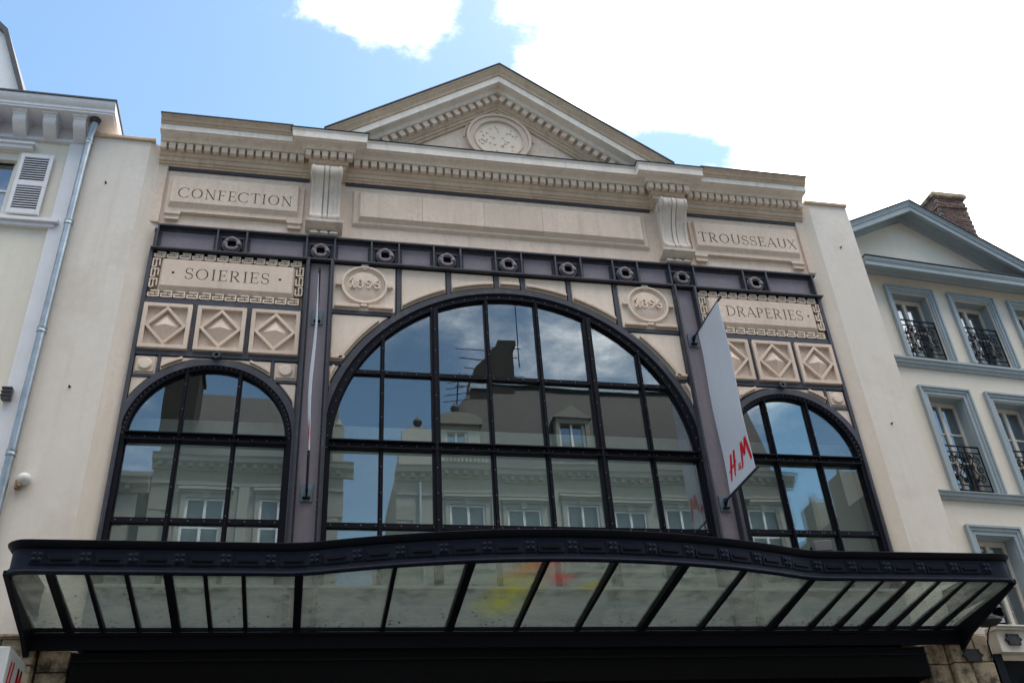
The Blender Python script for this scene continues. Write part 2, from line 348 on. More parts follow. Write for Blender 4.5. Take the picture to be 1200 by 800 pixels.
# ------------------------------------------------------------------ ground
g = MB().box(-250, 250, -250, 250, -.5, -.02).obj('ground', 'asphalt', z=0, smooth=False); tag(g, 'street ground of grey asphalt between the facades', None, kind='structure')
for y0, y1, lab in ((-2.6, 3, 'pale stone pavement in front of the arched shop'), (-16.0, -12.2, 'pale stone pavement along the opposite houses')):
    p = MB().box(-90, 90, y0, y1, -.3, .11).obj('pavement', 'paving', z=0, smooth=False); tag(p, lab, None, kind='structure')
    ky = (y0-.15, y0) if y0 > -5 else (y1, y1+.15)
    k = MB().box(-90, 90, ky[0], ky[1], -.3, .115).obj('kerb', 'kerb_stone', z=0, smooth=False); tag(k, 'straight stone kerb edging the ' + ('shop side' if y0 > -5 else 'opposite side') + ' pavement', None, kind='structure')

# ------------------------------------------------------------------ lettering: strokes as closed prisms
def P_arc(cx, cz, rx, rz, a0, a1, n=18): return [(cx+rx*math.cos(R(a0+(a1-a0)*i/n)), cz+rz*math.sin(R(a0+(a1-a0)*i/n))) for i in range(n+1)]
def stroke(pts, w):                     # list of left/right paths; w is one width or one per point
    n = len(pts); A = []; B = []
    ww = w if isinstance(w, (list, tuple)) else [w]*n
    for i, p in enumerate(pts):
        a = Vector(pts[max(i-1, 0)]); b = Vector(pts[min(i+1, n-1)]); t = (b-a).normalized(); nn = Vector((-t.y, t.x))
        A.append((p[0]+nn.x*ww[i]/2, p[1]+nn.y*ww[i]/2)); B.append((p[0]-nn.x*ww[i]/2, p[1]-nn.y*ww[i]/2))
    return A, B
TK, TN = .098, .045
def contrast(pts, thick=TK, thin=TN):   # Roman stress: thick where the stroke runs vertically
    out = []
    for i in range(len(pts)):
        a = Vector(pts[max(i-1, 0)]); b = Vector(pts[min(i+1, len(pts)-1)]); t = (b-a).normalized(); out.append(thin+(thick-thin)*abs(t.y)**1.5)
    return out
def glyph(ch):
    S = []; add = lambda pts, w: S.append(stroke(pts, w))
    vs_ = lambda x, w=TK, z0=0, z1=1: add([(x, z0), (x, z1)], w)
    ser = lambda x, z, l=.13: add([(x-l, z), (x+l, z)], .045)
    curve = lambda pts: add(pts, contrast(pts))
    b = .022; t = 1-.022
    if ch == 'I': vs_(.2); ser(.2, b); ser(.2, t); return S, .40
    if ch == 'O': p = P_arc(.46, .5, .42, .485, 0, 360, 40); S.append(('ring', p)); return S, .94
    if ch == 'C':
        curve(P_arc(.46, .5, .42, .485, 48, 312, 30)); add([(.76, .70), (.76, .93)], .045); add([(.76, .09), (.76, .26)], .04); return S, .86
    if ch == 'D':
        vs_(.16); ser(.14, b, .12); ser(.14, t, .12); curve([(.16, .975)]+P_arc(.32, .5, .48, .475, 88, -88, 24)+[(.16, .025)]); return S, .88
    if ch in 'EF':
        vs_(.16); ser(.14, t, .12); add([(.12, t), (.58, t)], TN); add([(.16, .52), (.48, .52)], TN); add([(.57, .80), (.57, .99)], .045); add([(.47, .42), (.47, .62)], .04)
        if ch == 'E': ser(.14, b, .12); add([(.12, b+.005), (.60, b+.005)], TN); add([(.60, .01), (.60, .22)], .045)
        else: ser(.16, b)
        return S, .68
    if ch == 'T':
        vs_(.38); ser(.38, b); add([(.04, t), (.72, t)], TN); add([(.055, .78), (.055, .99)], .045); add([(.705, .78), (.705, .99)], .045); return S, .76
    if ch == 'N':
        vs_(.16, TN); vs_(.74, TN); add([(.13, .985), (.74, .01)], TK); ser(.16, b, .11); ser(.74, t, .11); ser(.09, t, .08); return S, .90
    if ch == 'U':
        curve([(.16, 1), (.16, .36)]+P_arc(.43, .33, .27, .305, 180, 360, 16)+[(.70, .36), (.70, 1)]); ser(.16, t, .12); ser(.70, t, .11); return S, .86
    if ch == 'A':
        add([(.06, .01), (.43, 1)], TN); add([(.41, 1), (.76, .01)], TK); add([(.20, .34), (.62, .34)], .045); ser(.06, b, .10); ser(.76, b, .11); return S, .82
    if ch == 'X':
        add([(.08, 1), (.66, 0)], TK); add([(.64, .99), (.08, .01)], TN); ser(.08, b, .09); ser(.66, b, .10); ser(.08, t, .10); ser(.64, t, .09); return S, .74
    if ch in 'PR':
        vs_(.16); ser(.14, t, .12); ser(.16, b); curve([(.16, .975)]+P_arc(.32, .73, .26, .245, 88, -88, 18)+[(.16, .485)])
        if ch == 'R': add([(.34, .50), (.66, .03)], TK); ser(.70, b, .08); return S, .80
        return S, .68
    if ch == 'S':
        p = P_arc(.30, .745, .22, .235, 30, 270, 16)+P_arc(.30, .265, .24, .245, 90, -150, 16)[1:]
        w = [TN+(TK-TN)*max(0, 1-abs(i/(len(p)-1)-.5)*2.6) for i in range(len(p))]
        add(p, w); add([(.50, .72), (.50, .96)], .045); add([(.075, .05), (.075, .29)], .045); return S, .62
    return S, .4
def letters(mb, text, x0, x1, z0, h, y0, y1, dots=()):
    adv = [glyph(c)[1]+.10 for c in text]; tot = sum(adv)-.10; sx = (x1-x0)/tot
    u = 0
    for c, a in zip(text, adv):
        for A in glyph(c)[0]:
            f = lambda p: (x0+(u+p[0])*sx, z0+p[1]*h)
            if A[0] == 'ring':
                pts = A[1][:-1]; n = len(pts); cx = sum(p[0] for p in pts)/n
                inner = [(cx+(p[0]-cx)*(1-TK/.42), .5+(p[1]-.5)*(1-TN/.485)) for p in pts]
                mb.band([f(p) for p in pts], [f(p) for p in inner], y0, y1, True)
            else: mb.band([f(p) for p in A[0]], [f(p) for p in A[1]], y0, y1)
        u += a
    for (x, z, r) in dots: mb.prism([(x+r*math.cos(k*math.pi/4), z+r*math.sin(k*math.pi/4)) for k in range(8)], y0, y1)
def engrave(name, body, mats, cutter, parent, label=None):
    """cut the lettering out of a stone tablet; the cut faces keep the darker recess material"""
    o = body.obj(name, mats, parent, smooth=False); c = cutter.obj('cutter', mats[1], None, smooth=False)
    md = o.modifiers.new('cut', 'BOOLEAN'); md.operation = 'DIFFERENCE'; md.solver = 'EXACT'; md.use_self = True; md.object = c; md.material_mode = 'TRANSFER'
    dg = bpy.context.evaluated_depsgraph_get(); dg.update()
    me = bpy.data.meshes.new_from_object(o.evaluated_get(dg)); o.modifiers.clear(); old = o.data
    if len(me.polygons) > 40: o.data = me; me.name = name
    else: print('ENGRAVE FAILED', name, len(me.polygons))
    bpy.data.objects.remove(c)
    if label: o['label'] = label
    return o

# ------------------------------------------------------------------ the arched shop building
shop = thing('shop_building', 'stone and dark iron shop building with three arched windows, pediment and carved trade names', 'building')
# masonry core
MB().box(-6.10, 6.10, 0, .5, 10.07, 12.46).obj('frieze_wall', 'stone', shop)
gab = MB().prism([(-3.3, 12.46), (3.3, 12.46), (0, 14.60)], -.02, .5).obj('pediment_wall', 'stone', shop)
for s in (-1, 1):
    x = lambda a, b: (min(s*a, s*b), max(s*a, s*b))
    MB().box(*x(6.27, 7.12 if s > 0 else 7.20), -.12, .6, 3.66, 12.27).obj('side_wall', 'render_cream', shop)
    MB().box(*x(6.20, 7.14 if s > 0 else 7.22), -.17, .65, 12.271, 12.335).obj('wall_coping', 'stone_cornice', shop, bevel=.01)
    MB().prism([(s*5.98, .4), (s*5.98, 0), (s*6.27, -.118), (s*6.27, .4)], 3.52, 12.265, 'xy').obj('jamb', 'render_jamb', shop)
    MB().frustum((s*6.14 if s < 0 else 5.93, -5.93 if s < 0 else 6.14, 10.57, 11.83), 0, (s*6.12 if s < 0 else 5.94, -5.94 if s < 0 else 6.12, 10.57, 11.83), -.045).obj('edge_strip', 'stone', shop, bevel=.008)
    # wall hooks
    hk = MB()
    for (hx, hz) in (((-6.86, 11.25), (-6.72, 7.3)) if s < 0 else ((6.72, 11.2), (6.63, 7.3))): hk.lathe([(.018, 0), (.018, -.01), (.008, -.015), (.008, -.05)], (hx, -.12, hz), 'y', 8)
    hk.obj('wall_hook', 'iron_black', shop)
# ---- entablature, mitred round the two ressauts
def entab(prof, name, material, bev=.004):
    q, h, xc, xe = .15, .20, 3.21, 6.10
    cols = []
    for p, z in prof:
        row = [(-xe, -p)]
        for c in (-xc, xc): row += [(c-h-p, -p), (c-h-p, -p-q), (c+h+p, -p-q), (c+h+p, -p)]
        row += [(xe, -p)]; cols.append([(a, b, z) for a, b in row])
    k = len(cols[0]); n = len(prof); v = [p for r_ in cols for p in r_]
    f = [(i*k+j, i*k+j+1, (i+1)*k+j+1, (i+1)*k+j) for i in range(n-1) for j in range(k-1)]
    zb, zt = prof[0][1], prof[-1][1]; b = len(v)
    v += [(-xe, .3, zb), (xe, .3, zb), (-xe, .3, zt), (xe, .3, zt)]
    f += [tuple([b]+[i for i in range(k)]+[b+1]), tuple([b+3]+[(n-1)*k+k-1-i for i in range(k)]+[b+2]), (b, b+1, b+3, b+2)]
    f += [tuple([b+2]+[(n-1-i)*k for i in range(n)]+[b]), tuple([b+1]+[i*k+k-1 for i in range(n)]+[b+3])]
    return MB().add(v, f).obj(name, material, shop, smooth=False)
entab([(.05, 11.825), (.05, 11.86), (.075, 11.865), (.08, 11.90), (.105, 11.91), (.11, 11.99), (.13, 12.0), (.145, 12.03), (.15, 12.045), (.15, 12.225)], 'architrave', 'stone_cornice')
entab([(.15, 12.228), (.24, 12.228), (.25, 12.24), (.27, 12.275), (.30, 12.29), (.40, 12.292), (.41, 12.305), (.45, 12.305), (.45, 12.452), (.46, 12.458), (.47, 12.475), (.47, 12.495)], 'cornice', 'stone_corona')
entab([(.12, 12.492), (.485, 12.492), (.49, 12.505), (.12, 12.515)], 'lead_flashing', 'lead_dark')
for s in (-1, 1):                           # crown moulding only on the outer bays
    pr = [(.3, 12.425), (-.462, 12.425), (-.475, 12.445), (-.475, 12.46), (-.50, 12.475), (-.515, 12.515), (-.545, 12.545), (-.56, 12.555), (-.56, 12.575), (.3, 12.575)]
    x0, x1 = sorted((s*3.875, s*6.10))
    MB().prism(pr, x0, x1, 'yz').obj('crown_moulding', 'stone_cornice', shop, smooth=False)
    MB().box(x0-.01, x1+.01, -.575, .3, 12.576, 12.598).obj('lead_flashing', 'lead_dark', shop)
# dentils
dm = MB().box(-.053, .053, -.085, .02, -.065, .065).mesh('dentil', 'stone_pale', z=0, smooth=False)
def dentil(x, y, z, ry=0):
    o = bpy.data.objects.new('dentil', dm); COL.objects.link(o); o.parent = shop; o.location = (x, y, z+EYE); o.rotation_euler.y = ry
    o.scale = (random.uniform(.95, 1.03), 1, random.uniform(.95, 1.03))
for s in (-1, 1):
    for i in range(17): dentil(s*(6.045-.1465*i), -.15, 12.147)
    for i in range(6): dentil(s*3.21+(i-2.5)*.146, -.30, 12.147)
for i in range(37): dentil((i-18)*.1505, -.15, 12.147)
# thin dark strip under the architrave, in the iron colour
for a, b in ((-5.93, -3.53), (-2.89, 2.89), (3.53, 5.93)): MB().box(a, b, -.028, .02, 11.765, 11.822).obj('dark_strip', 'iron_purple', shop)
# ---- pediment: raking cornice in two arms
SL = .677
def rake(prof, name, material, xe=3.36):
    for s in (-1, 1):
        n = len(prof); v = [(0, y, 14.84-d) for y, d in prof] + [(s*xe, y, 14.84-d-SL*xe) for y, d in prof]
        f = [tuple(range(n)), tuple(range(2*n-1, n-1, -1))] + [(i, (i+1) % n, n+(i+1) % n, n+i) for i in range(n)]
        MB().add(v, f).obj(name, material, shop, smooth=False)
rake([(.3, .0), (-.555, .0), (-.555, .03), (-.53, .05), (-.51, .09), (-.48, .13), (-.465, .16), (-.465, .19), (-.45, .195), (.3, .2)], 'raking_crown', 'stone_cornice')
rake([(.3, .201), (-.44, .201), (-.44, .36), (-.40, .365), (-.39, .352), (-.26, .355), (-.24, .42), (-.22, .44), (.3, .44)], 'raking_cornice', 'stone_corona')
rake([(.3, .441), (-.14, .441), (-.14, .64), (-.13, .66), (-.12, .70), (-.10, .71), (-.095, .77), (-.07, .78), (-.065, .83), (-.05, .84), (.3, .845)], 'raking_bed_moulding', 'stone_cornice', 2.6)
rake([(.3, -.035), (-.575, -.035), (-.575, -.006), (.3, -.006)], 'lead_flashing', 'lead_dark', 3.33)
for s in (-1, 1):
    for i in range(16):
        x = .085+.151*i; dentil(s*x, -.14, 14.84-.545-SL*x, s*math.atan(SL))
# medallion in the tympanum
md_ = MB().ring(0, 13.27, .47, .50, -.10, .0, 56).ring(0, 13.27, .50, .585, -.085, .0, 56).ring(0, 13.27, .585, .64, -.12, .0, 56).obj('medallion', 'stone', shop, bevel=.006)
MB().prism([(.47*math.cos(a), 13.27+.47*math.sin(a)) for a in [2*math.pi*k/48 for k in range(48)]], -.045, .0).obj('disc', 'stone_pale', md_)
m = MB()
for k in range(40):                         # worn relief on the disc
    a, r_ = random.uniform(0, 6.28), .40*math.sqrt(random.random()); rr = random.uniform(.012, .035)
    m.lathe([(rr, 0), (rr*.8, -.012), (rr*.3, -.02)], (r_*math.cos(a), -.044, 13.27+r_*math.sin(a)), 'y', 7)
m.obj('worn_relief', 'stone_pale', md_)
for s in (-1, 1): MB().ring(0, 13.27, .67, .70, -.05, 0, 10, 150 if s < 0 else 0, 180 if s < 0 else 30).obj('scroll_edge', 'stone', shop)
# ---- frieze tablets
def tablet(s, text, x0, x1):
    xa, xb = (-5.88, -3.60) if s < 0 else (3.62, 5.88)
    MB().box(xa, xb, -.045, .01, 10.79, 11.60).box(xa+.27, xb-.27, -.07, .0, 10.80, 10.835).box(xa+.02, xa+.25, -.045, .01, 10.66, 10.785).box(xb-.25, xb-.02, -.045, .01, 10.66, 10.785)\
        .box(xa+.01, xa+.26, -.075, .0, 10.745, 10.785).box(xb-.26, xb-.01, -.075, .0, 10.745, 10.785).box(xa+.03, xa+.24, -.065, .0, 10.64, 10.67).box(xb-.24, xb-.03, -.065, .0, 10.64, 10.67).obj('tablet_frame', 'stone', shop, bevel=.006)
    ia, ib = (-5.815, -3.695) if s < 0 else (3.70, 5.81)
    b = MB().frustum((ia-.02, ib+.02, 10.90, 11.57), -.036, (ia+.01, ib-.01, 10.99, 11.56), -.105)
    c = MB(); letters(c, text, x0, x1, 11.085, .225, -.12, -.085)
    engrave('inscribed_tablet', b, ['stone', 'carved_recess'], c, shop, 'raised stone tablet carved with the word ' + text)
tablet(-1, 'CONFECTION', -5.69, -3.79); tablet(1, 'TROUSSEAUX', 3.755, 5.77)
MB().frustum((-2.76, 2.76, 10.83, 11.64), 0, (-2.73, 2.73, 10.88, 11.62), -.055).obj('long_tablet_frame', 'stone', shop, bevel=.006)
lt = None
for k, (xa, xb) in enumerate(((-2.62, -1.52), (-1.516, -.40), (-.396, .70), (.704, 1.75), (1.754, 2.62))):
    e0, e1 = (.04 if k == 0 else 0), (.04 if k == 4 else 0)
    o = MB().frustum((xa-e0, xb+e1, 10.92, 11.56), -.054, (xa, xb, 10.99, 11.55), -.12-.0015*(k % 2)).obj('long_tablet' if lt is None else 'stone_block', 'stone', lt or shop)
    lt = lt or o
# ---- consoles
def console(c):
    prof = [(0, 11.90)] + [(-.27-.165*math.cos(R(a)), 11.735+.165*math.sin(R(a))) for a in range(90, -61, -15)] + [(-.30, 11.50), (-.235, 11.38), (-.195, 11.24), (-.175, 11.10), (-.175, 10.98), (-.19, 10.90)] + [(-.15-.085*math.cos(R(a)), 10.825+.085*math.sin(R(a))) for a in range(30, -61, -30)] + [(0, 10.74)]
    o = None
    for (a, b, d, nm) in ((-.255, -.215, .018, 'console_edge'), (-.215, -.055, 0, 'console'), (-.055, -.035, -.03, 'console_groove'), (-.035, .035, .006, 'console_rib'), (.035, .055, -.03, 'console_groove'), (.055, .215, 0, 'console'), (.215, .255, .018, 'console_edge')):
        pr_ = [(y-d if y < -.01 else y, z) for y, z in prof]
        m_ = MB().prism(pr_, c+a, c+b, 'yz')
        if o is None: o = m_.obj('console', 'stone_console', shop); 
        else: m_.obj(nm, 'stone_console', o)
    for s in (-1, 1):                       # volutes on both cheeks
        v = MB(); pts = []
        for k in range(40):
            a = k/39*2.6*2*math.pi; r_ = .150*(1-k/46); pts.append((c+s*.258, -.27+r_*math.cos(a+1.2), 11.735+r_*math.sin(a+1.2)))
        v.tube(pts, .020, 6).lathe([(.035, 0), (.02, s*.03)], (c+s*.255, -.27, 11.735), 'x', 10); v.obj('volute', 'stone_console', o)
    MB().prism([(0, 10.735), (-.27, 10.735), (-.27, 10.68), (-.25, 10.665), (-.17, 10.625), (0, 10.62)], c-.315, c+.315, 'yz').obj('console_base', 'stone_console', o, bevel=.006)
    for k in (-1, 0, 1):
        a_, b_, zt_, zb_ = .03, .078, 10.619, 10.50
        MB().add([(c+k*.165-a_, .0, zt_), (c+k*.165+a_, .0, zt_), (c+k*.165+a_, -.10, zt_), (c+k*.165-a_, -.10, zt_), (c+k*.165-b_, .01, zb_), (c+k*.165+b_, .01, zb_), (c+k*.165+b_, -.19, zb_), (c+k*.165-b_, -.19, zb_)],
                 [(3, 2, 1, 0), (4, 5, 6, 7), (0, 1, 5, 4), (1, 2, 6, 5), (2, 3, 7, 6), (3, 0, 4, 7)]).obj('drop', 'stone_corona', o)
for s in (-1, 1): console(s*3.23)
# ---- riveted iron beam
beam = MB().box(-5.96, 5.96, -.03, .05, 9.98, 10.45).obj('iron_beam', 'iron_web', shop)
MB().box(-5.92, 5.985, -.13, .04, 10.44, 10.475).obj('top_flange', 'iron_purple', beam, bevel=.004)
MB().box(-5.97, 6.03, -.13, .04, 9.965, 9.995).obj('bottom_flange', 'iron_purple', beam, bevel=.004)
for z0, z1 in ((9.996, 10.05), (10.385, 10.439)): MB().box(-5.97, 5.97, -.045, 0, z0, z1).obj('flange_angle', 'iron_purple', beam)
MB().box(-5.975, 5.975, -.06, 0, 9.945, 9.964).obj('lower_angle', 'iron_black', beam)
ROS = (-4.715, -3.26, -2.168, -1.093, 0, 1.093, 2.168, 3.26, 4.715)
rib_x = [x+s*.235 for x in ROS for s in (-1, 1)]
rm = MB().box(-.014, .014, -.10, 0, -.183, .255).box(-.06, .06, -.012, 0, -.17, .17).mesh('rib', 'iron_purple', z=0)
for x in rib_x + [-5.90, 5.90]:
    o = bpy.data.objects.new('rib', rm); COL.objects.link(o); o.parent = beam; o.location = (x, -.031, 10.18+EYE)
plate = MB().box(-.17, .17, -.008, 0, -.155, .155).mesh('rosette_plate', 'iron_black', z=0)
rosm = MB()
rosm.tube([(.108*math.cos(2*math.pi*k/28), -.05, .108*math.sin(2*math.pi*k/28)) for k in range(28)], [.036+.007*math.cos(4*2*math.pi*k/28) for k in range(28)], 10, closed=True)
for k in range(4):
    a = math.pi/2*k; rosm.lathe([(.03, .03), (.03, -.015), (.02, -.03), (.0, -.034)], (.118*math.cos(a), -.055, .118*math.sin(a)), 'y', 8)
rosm.ring(0, 0, .142, .16, -.03, 0, 28)
rosm = rosm.mesh('rosette', 'iron_web', z=0)
for x in ROS:
    o = bpy.data.objects.new('rosette_plate', plate); COL.objects.link(o); o.parent = beam; o.location = (x, -.031, 10.18+EYE)
    o = bpy.data.objects.new('rosette', rosm); COL.objects.link(o); o.parent = beam; o.location = (x, -.038, 10.18+EYE)
rv = MB()
for x in rib_x:
    for s in (-1, 1):
        for k in range(5): rv.stud(x+s*.045, -.043, 10.06+.06*k, .013, .012)
rv.obj('rivets', 'iron_purple', beam)['kind'] = 'stuff'
# ---- iron pilasters
for s in (-1, 1):
    c = s*3.25
    pl = MB().box(c-.222, c+.222, -.03, .25, 3.72, 9.985).obj('iron_pilaster', 'iron_web', shop)
    for k in (-1, 1):
        MB().box(c+k*.19-.016, c+k*.19+.016, -.15, -.03, 3.72, 9.964).obj('flange', 'iron_purple', pl)
        MB().box(c+k*.19-.045 if k > 0 else c+k*.19+.017, c+k*.19-.017 if k > 0 else c+k*.19+.045, -.045, -.03, 3.72, 9.985).obj('angle', 'iron_purple', pl)
        MB().box(c+k*.19+(.017 if k > 0 else -.04), c+k*.19+(.04 if k > 0 else -.017), -.12, -.03, 3.72, 9.985).obj('outer_angle', 'iron_purple', pl)
    rv = MB()
    for i in range(84):
        for k in (-1, 1): rv.stud(c+k*.157, -.045, 3.9+.072*i, .011, .012)
    rv.obj('rivets', 'iron_purple', pl)['kind'] = 'stuff'
# ---- stone infill between the iron bars
def bar(x0, x1, z0, z1, y0=-.055, m_='iron_purple'): MB().box(x0, x1, y0, .05, z0, z1).obj('iron_bar', m_, shop, bevel=.004)
def slab(poly, y=-.035, lip=True, name='stone_panel'):
    return MB().prism(poly, y, .05).obj(name, 'stone_pale', shop, bevel=.018)
CR, SR, SC, SZ = 3.20, 1.33, 4.73, 6.63
def arc_z(x, cx, cz, r): return cz+math.sqrt(max(0, r*r-(x-cx)**2))
def under(xa, xb, zt, cx, cz, r, n=14):     # panel whose lower edge follows an arch
    pts = [(xa, zt), (xb, zt)]; return pts + [(xb+(xa-xb)*i/n, min(zt-.02, arc_z(xb+(xa-xb)*i/n, cx, cz, r))) for i in range(n+1)]
for xa, xb in ((-1.885, -1.12), (-1.03, -.28), (-.19, .19), (.28, 1.03), (1.12, 1.885)):
    slab(under(xa, xb, 9.965, 0, 6.5, CR+.015))
    # narrow lip following the arch
    A = [(xa+.02+(xb-xa-.04)*i/12, arc_z(xa+.02+(xb-xa-.04)*i/12, 0, 6.5, CR+.035)) for i in range(13)]; B = [(x, z+.055) for x, z in A]
    MB().band(A, B, -.11, -.03).obj('arch_lip', 'stone', shop, bevel=.006)
for x in (-1.93, -1.075, -.235, .235, 1.075, 1.93): bar(x-.036, x+.036, arc_z(x, 0, 6.5, CR)-.05, 9.985)
def digits(mb, cx, cz, h, y0, y1):
    w = .030; S = []
    x = cx-.20
    S.append(([(x, cz-h/2), (x, cz+h/2)], w)); S.append(([(x-.05, cz-h/2+.012), (x+.05, cz-h/2+.012)], .03)); S.append(([(x-.045, cz+h*.28), (x, cz+h*.48)], .026))
    x = cx-.072
    mb.ring(x, cz+h*.24, h*.13, h*.13+w*.8, y0, y1, 14); mb.ring(x, cz-h*.22, h*.17, h*.17+w*.9, y0, y1, 14)
    x = cx+.065
    mb.ring(x, cz+h*.20, h*.15, h*.15+w*.85, y0, y1, 14); S.append(([(x+h*.25, cz+h*.2), (x+h*.23, cz-h*.1), (x+h*.10, cz-h*.36), (x-h*.12, cz-h*.47)], w))
    x = cx+.205
    mb.ring(x, cz-h*.20, h*.15, h*.15+w*.85, y0, y1, 14); S.append(([(x-h*.25, cz-h*.2), (x-h*.23, cz+h*.1), (x-h*.08, cz+h*.36), (x+h*.14, cz+h*.47)], w))
    for p, w_ in S: mb.band(*stroke(p, w_), y0, y1)
for s in (-1, 1):
    c = s*2.505
    pn = slab([(c-.525, 9.025), (c+.525, 9.025), (c+.525, 9.965), (c-.525, 9.965)], name='date_panel')
    pn['label'] = 'square stone panel with a round medallion dated 1896'
    MB().ring(c, 9.535, .315, .345, -.06, -.03, 40).ring(c, 9.535, .345, .385, -.095, -.03, 40).obj('medallion_ring', 'stone_pale', pn, bevel=.008)
    MB().lathe([(.315, 0), (.315, -.012), (.25, -.038), (.12, -.052), (.03, -.055)], (c, -.030, 9.535), 'y', 36).obj('medallion_boss', 'stone', pn)
    d = MB(); digits(d, c, 9.545, .185, -.108, -.04); d.obj('date_digits', 'stone_pale', pn)
    for a, b, z0, z1 in ((-.06, .06, 9.86, 9.955), (-.06, .06, 9.10, 9.20)):
        MB().prism([(c+a*.5, z0), (c+b*.5, z0), (c+b, z1), (c+a, z1)] if z0 > 9.5 else [(c+a, z0), (c+b, z0), (c+b*.5, z1), (c+a*.5, z1)], -.085, -.03).obj('key_block', 'stone_pale', pn)
    for k in (-1, 1):
        MB().box(c+k*.43-.045, c+k*.43+.045, -.10, -.03, 9.50, 9.55).obj('side_tab', 'stone', pn)
        MB().prism([(c+k*.075, 9.055), (c+k*.48, 9.055), (c+k*.48, 9.115), (c+k*.075, 9.115)], -.11, -.03).obj('lower_ledge', 'stone', pn, bevel=.008)
    x_in = s*3.03
    bar(*sorted((s*math.sqrt(CR*CR-(8.98-6.5)**2)*.99, x_in)), 8.945, 9.02)
    bar(*sorted((s*math.sqrt(CR*CR-(7.985-6.5)**2)*.99, x_in)), 7.955, 8.02)
    def side_arc(z): return math.sqrt(CR*CR-(z-6.5)**2)+.015
    for z0, z1 in ((8.025, 8.94), (7.50, 7.95)):
        zz = [z0+(z1-z0)*i/14 for i in range(15)]
        poly = [(x_in-s*.01, z0), (x_in-s*.01, z1)] + [(s*min(3.015, side_arc(z)), z) for z in reversed(zz)]
        slab(poly)
        A = [(s*min(3.0, side_arc(z)+.02), z+.01) for z in zz[:-2]]; B = [(s*min(3.005, side_arc(z)+.06), z+.04) for z in zz[:-2]]
        MB().band(A, B, -.11, -.03).obj('arch_lip', 'stone', shop)
    MB().box(*sorted((x_in-s*.03, x_in-s*.24)), -.11, -.03, 8.05, 8.10).obj('lower_ledge', 'stone', shop, bevel=.006)
    # --- outer bay
    X = lambda a, b: tuple(sorted((s*a, s*b)))
    bar(*X(5.925, 5.985), 4.38, 9.985, -.075); bar(*X(3.465, 3.50), 4.38, 9.985, -.045)
    bar(*X(3.50, 5.925), 8.915, 9.03); bar(*X(3.50, 5.925), 7.968, 8.055)
    for xb in (5.145, 4.315): bar(*X(xb-.03, xb+.03), 8.055, 8.915)
    # inscribed plaque with a Greek key border
    xa, xb = X(3.505, 5.92)
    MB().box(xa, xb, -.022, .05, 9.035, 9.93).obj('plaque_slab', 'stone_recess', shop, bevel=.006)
    ia, ib = xa+.155, xb-.155
    b_ = MB().frustum((ia-.01, ib+.01, 9.165, 9.80), -.023, (ia+.03, ib-.03, 9.255, 9.78), -.09)
    c_ = MB(); word = 'SOIERIES' if s < 0 else 'DRAPERIES'
    t0, t1 = (-5.385, -4.05) if s < 0 else (3.99, 5.51)
    dots = ((-5.565, 9.51, .024), (-3.885, 9.51, .024)) if s < 0 else ((5.62, 9.51, .022), (3.84, 9.51, .022))
    letters(c_, word, t0, t1, 9.40, .22, -.13, -.068, dots)
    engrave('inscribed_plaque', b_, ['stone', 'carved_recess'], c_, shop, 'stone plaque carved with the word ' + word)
    key = MB(); yy = (-.062, -.021); w = .021; hh = .105; per = .2
    def keyunit(o_, du, dv, L_):            # one hook drawn along direction du with height dv
        segs = [((0, 0), (L_*.80, 0)), ((0, 0), (0, .5)), ((0, .5), (L_*.42, .5)), ((L_*.80, 0), (L_*.80, 1)), ((L_*.22, 1), (L_*.80, 1)), ((L_*.60, .5), (L_*.80, .5))]
        for (u0, v0), (u1, v1) in segs:
            p = (o_[0]+du[0]*u0+dv[0]*hh*v0, o_[1]+du[1]*u0+dv[1]*hh*v0); q_ = (o_[0]+du[0]*u1+dv[0]*hh*v1, o_[1]+du[1]*u1+dv[1]*hh*v1)
            j = random.uniform(0, .002)
            key.box(min(p[0], q_[0])-w/2, max(p[0], q_[0])+w/2, yy[0]-j, yy[1], min(p[1], q_[1])-w/2, max(p[1], q_[1])+w/2)
    nx_ = 12; Lx = (xb-xa-.05)/nx_; nz_ = 3; Lz = (9.80-9.20)/nz_
    for i in range(nx_):
        keyunit((xa+.025+i*Lx, 9.838), (1, 0), (0, .85), Lx); keyunit((xa+.025+i*Lx, 9.052), (1, 0), (0, 1), Lx)
    for i in range(nz_):
        keyunit((xa+.018, 9.23+i*Lz), (0, 1), (1, 0), Lz); keyunit((xb-.018, 9.80-i*Lz), (0, -1), (-1, 0), Lz)
    key.obj('greek_key_border', 'stone_pale', shop, smooth=False)
    # three diamond panels
    for (pa, pb) in ((5.925, 5.175), (5.115, 4.345), (4.285, 3.505)):
        da, db = X(pa, pb); z0, z1 = 8.06, 8.91; cx, cz = (da+db)/2, (z0+z1)/2
        dp = MB().box(da, db, -.03, .05, z0, z1).obj('diamond_panel', 'stone', shop, bevel=.006)
        e = .075
        fr = MB(); o_ = [(da+.01, z0+.01), (db-.01, z0+.01), (db-.01, z1-.01), (da+.01, z1-.01)]; i_ = [(da+e, z0+e), (db-e, z0+e), (db-e, z1-e), (da+e, z1-e)]
        fr.band(o_, i_, -.10, -.029, True).obj('panel_frame', 'stone', dp, bevel=.006)
        hx, hz = (db-da)/2-e+.012, (z1-z0)/2-e+.012; k = .80
        MB().band([(cx-hx, cz), (cx, cz-hz), (cx+hx, cz), (cx, cz+hz)], [(cx-hx*k, cz), (cx, cz-hz*k), (cx+hx*k, cz), (cx, cz+hz*k)], -.098, -.029, True).obj('rhombus', 'stone', dp, bevel=.006)
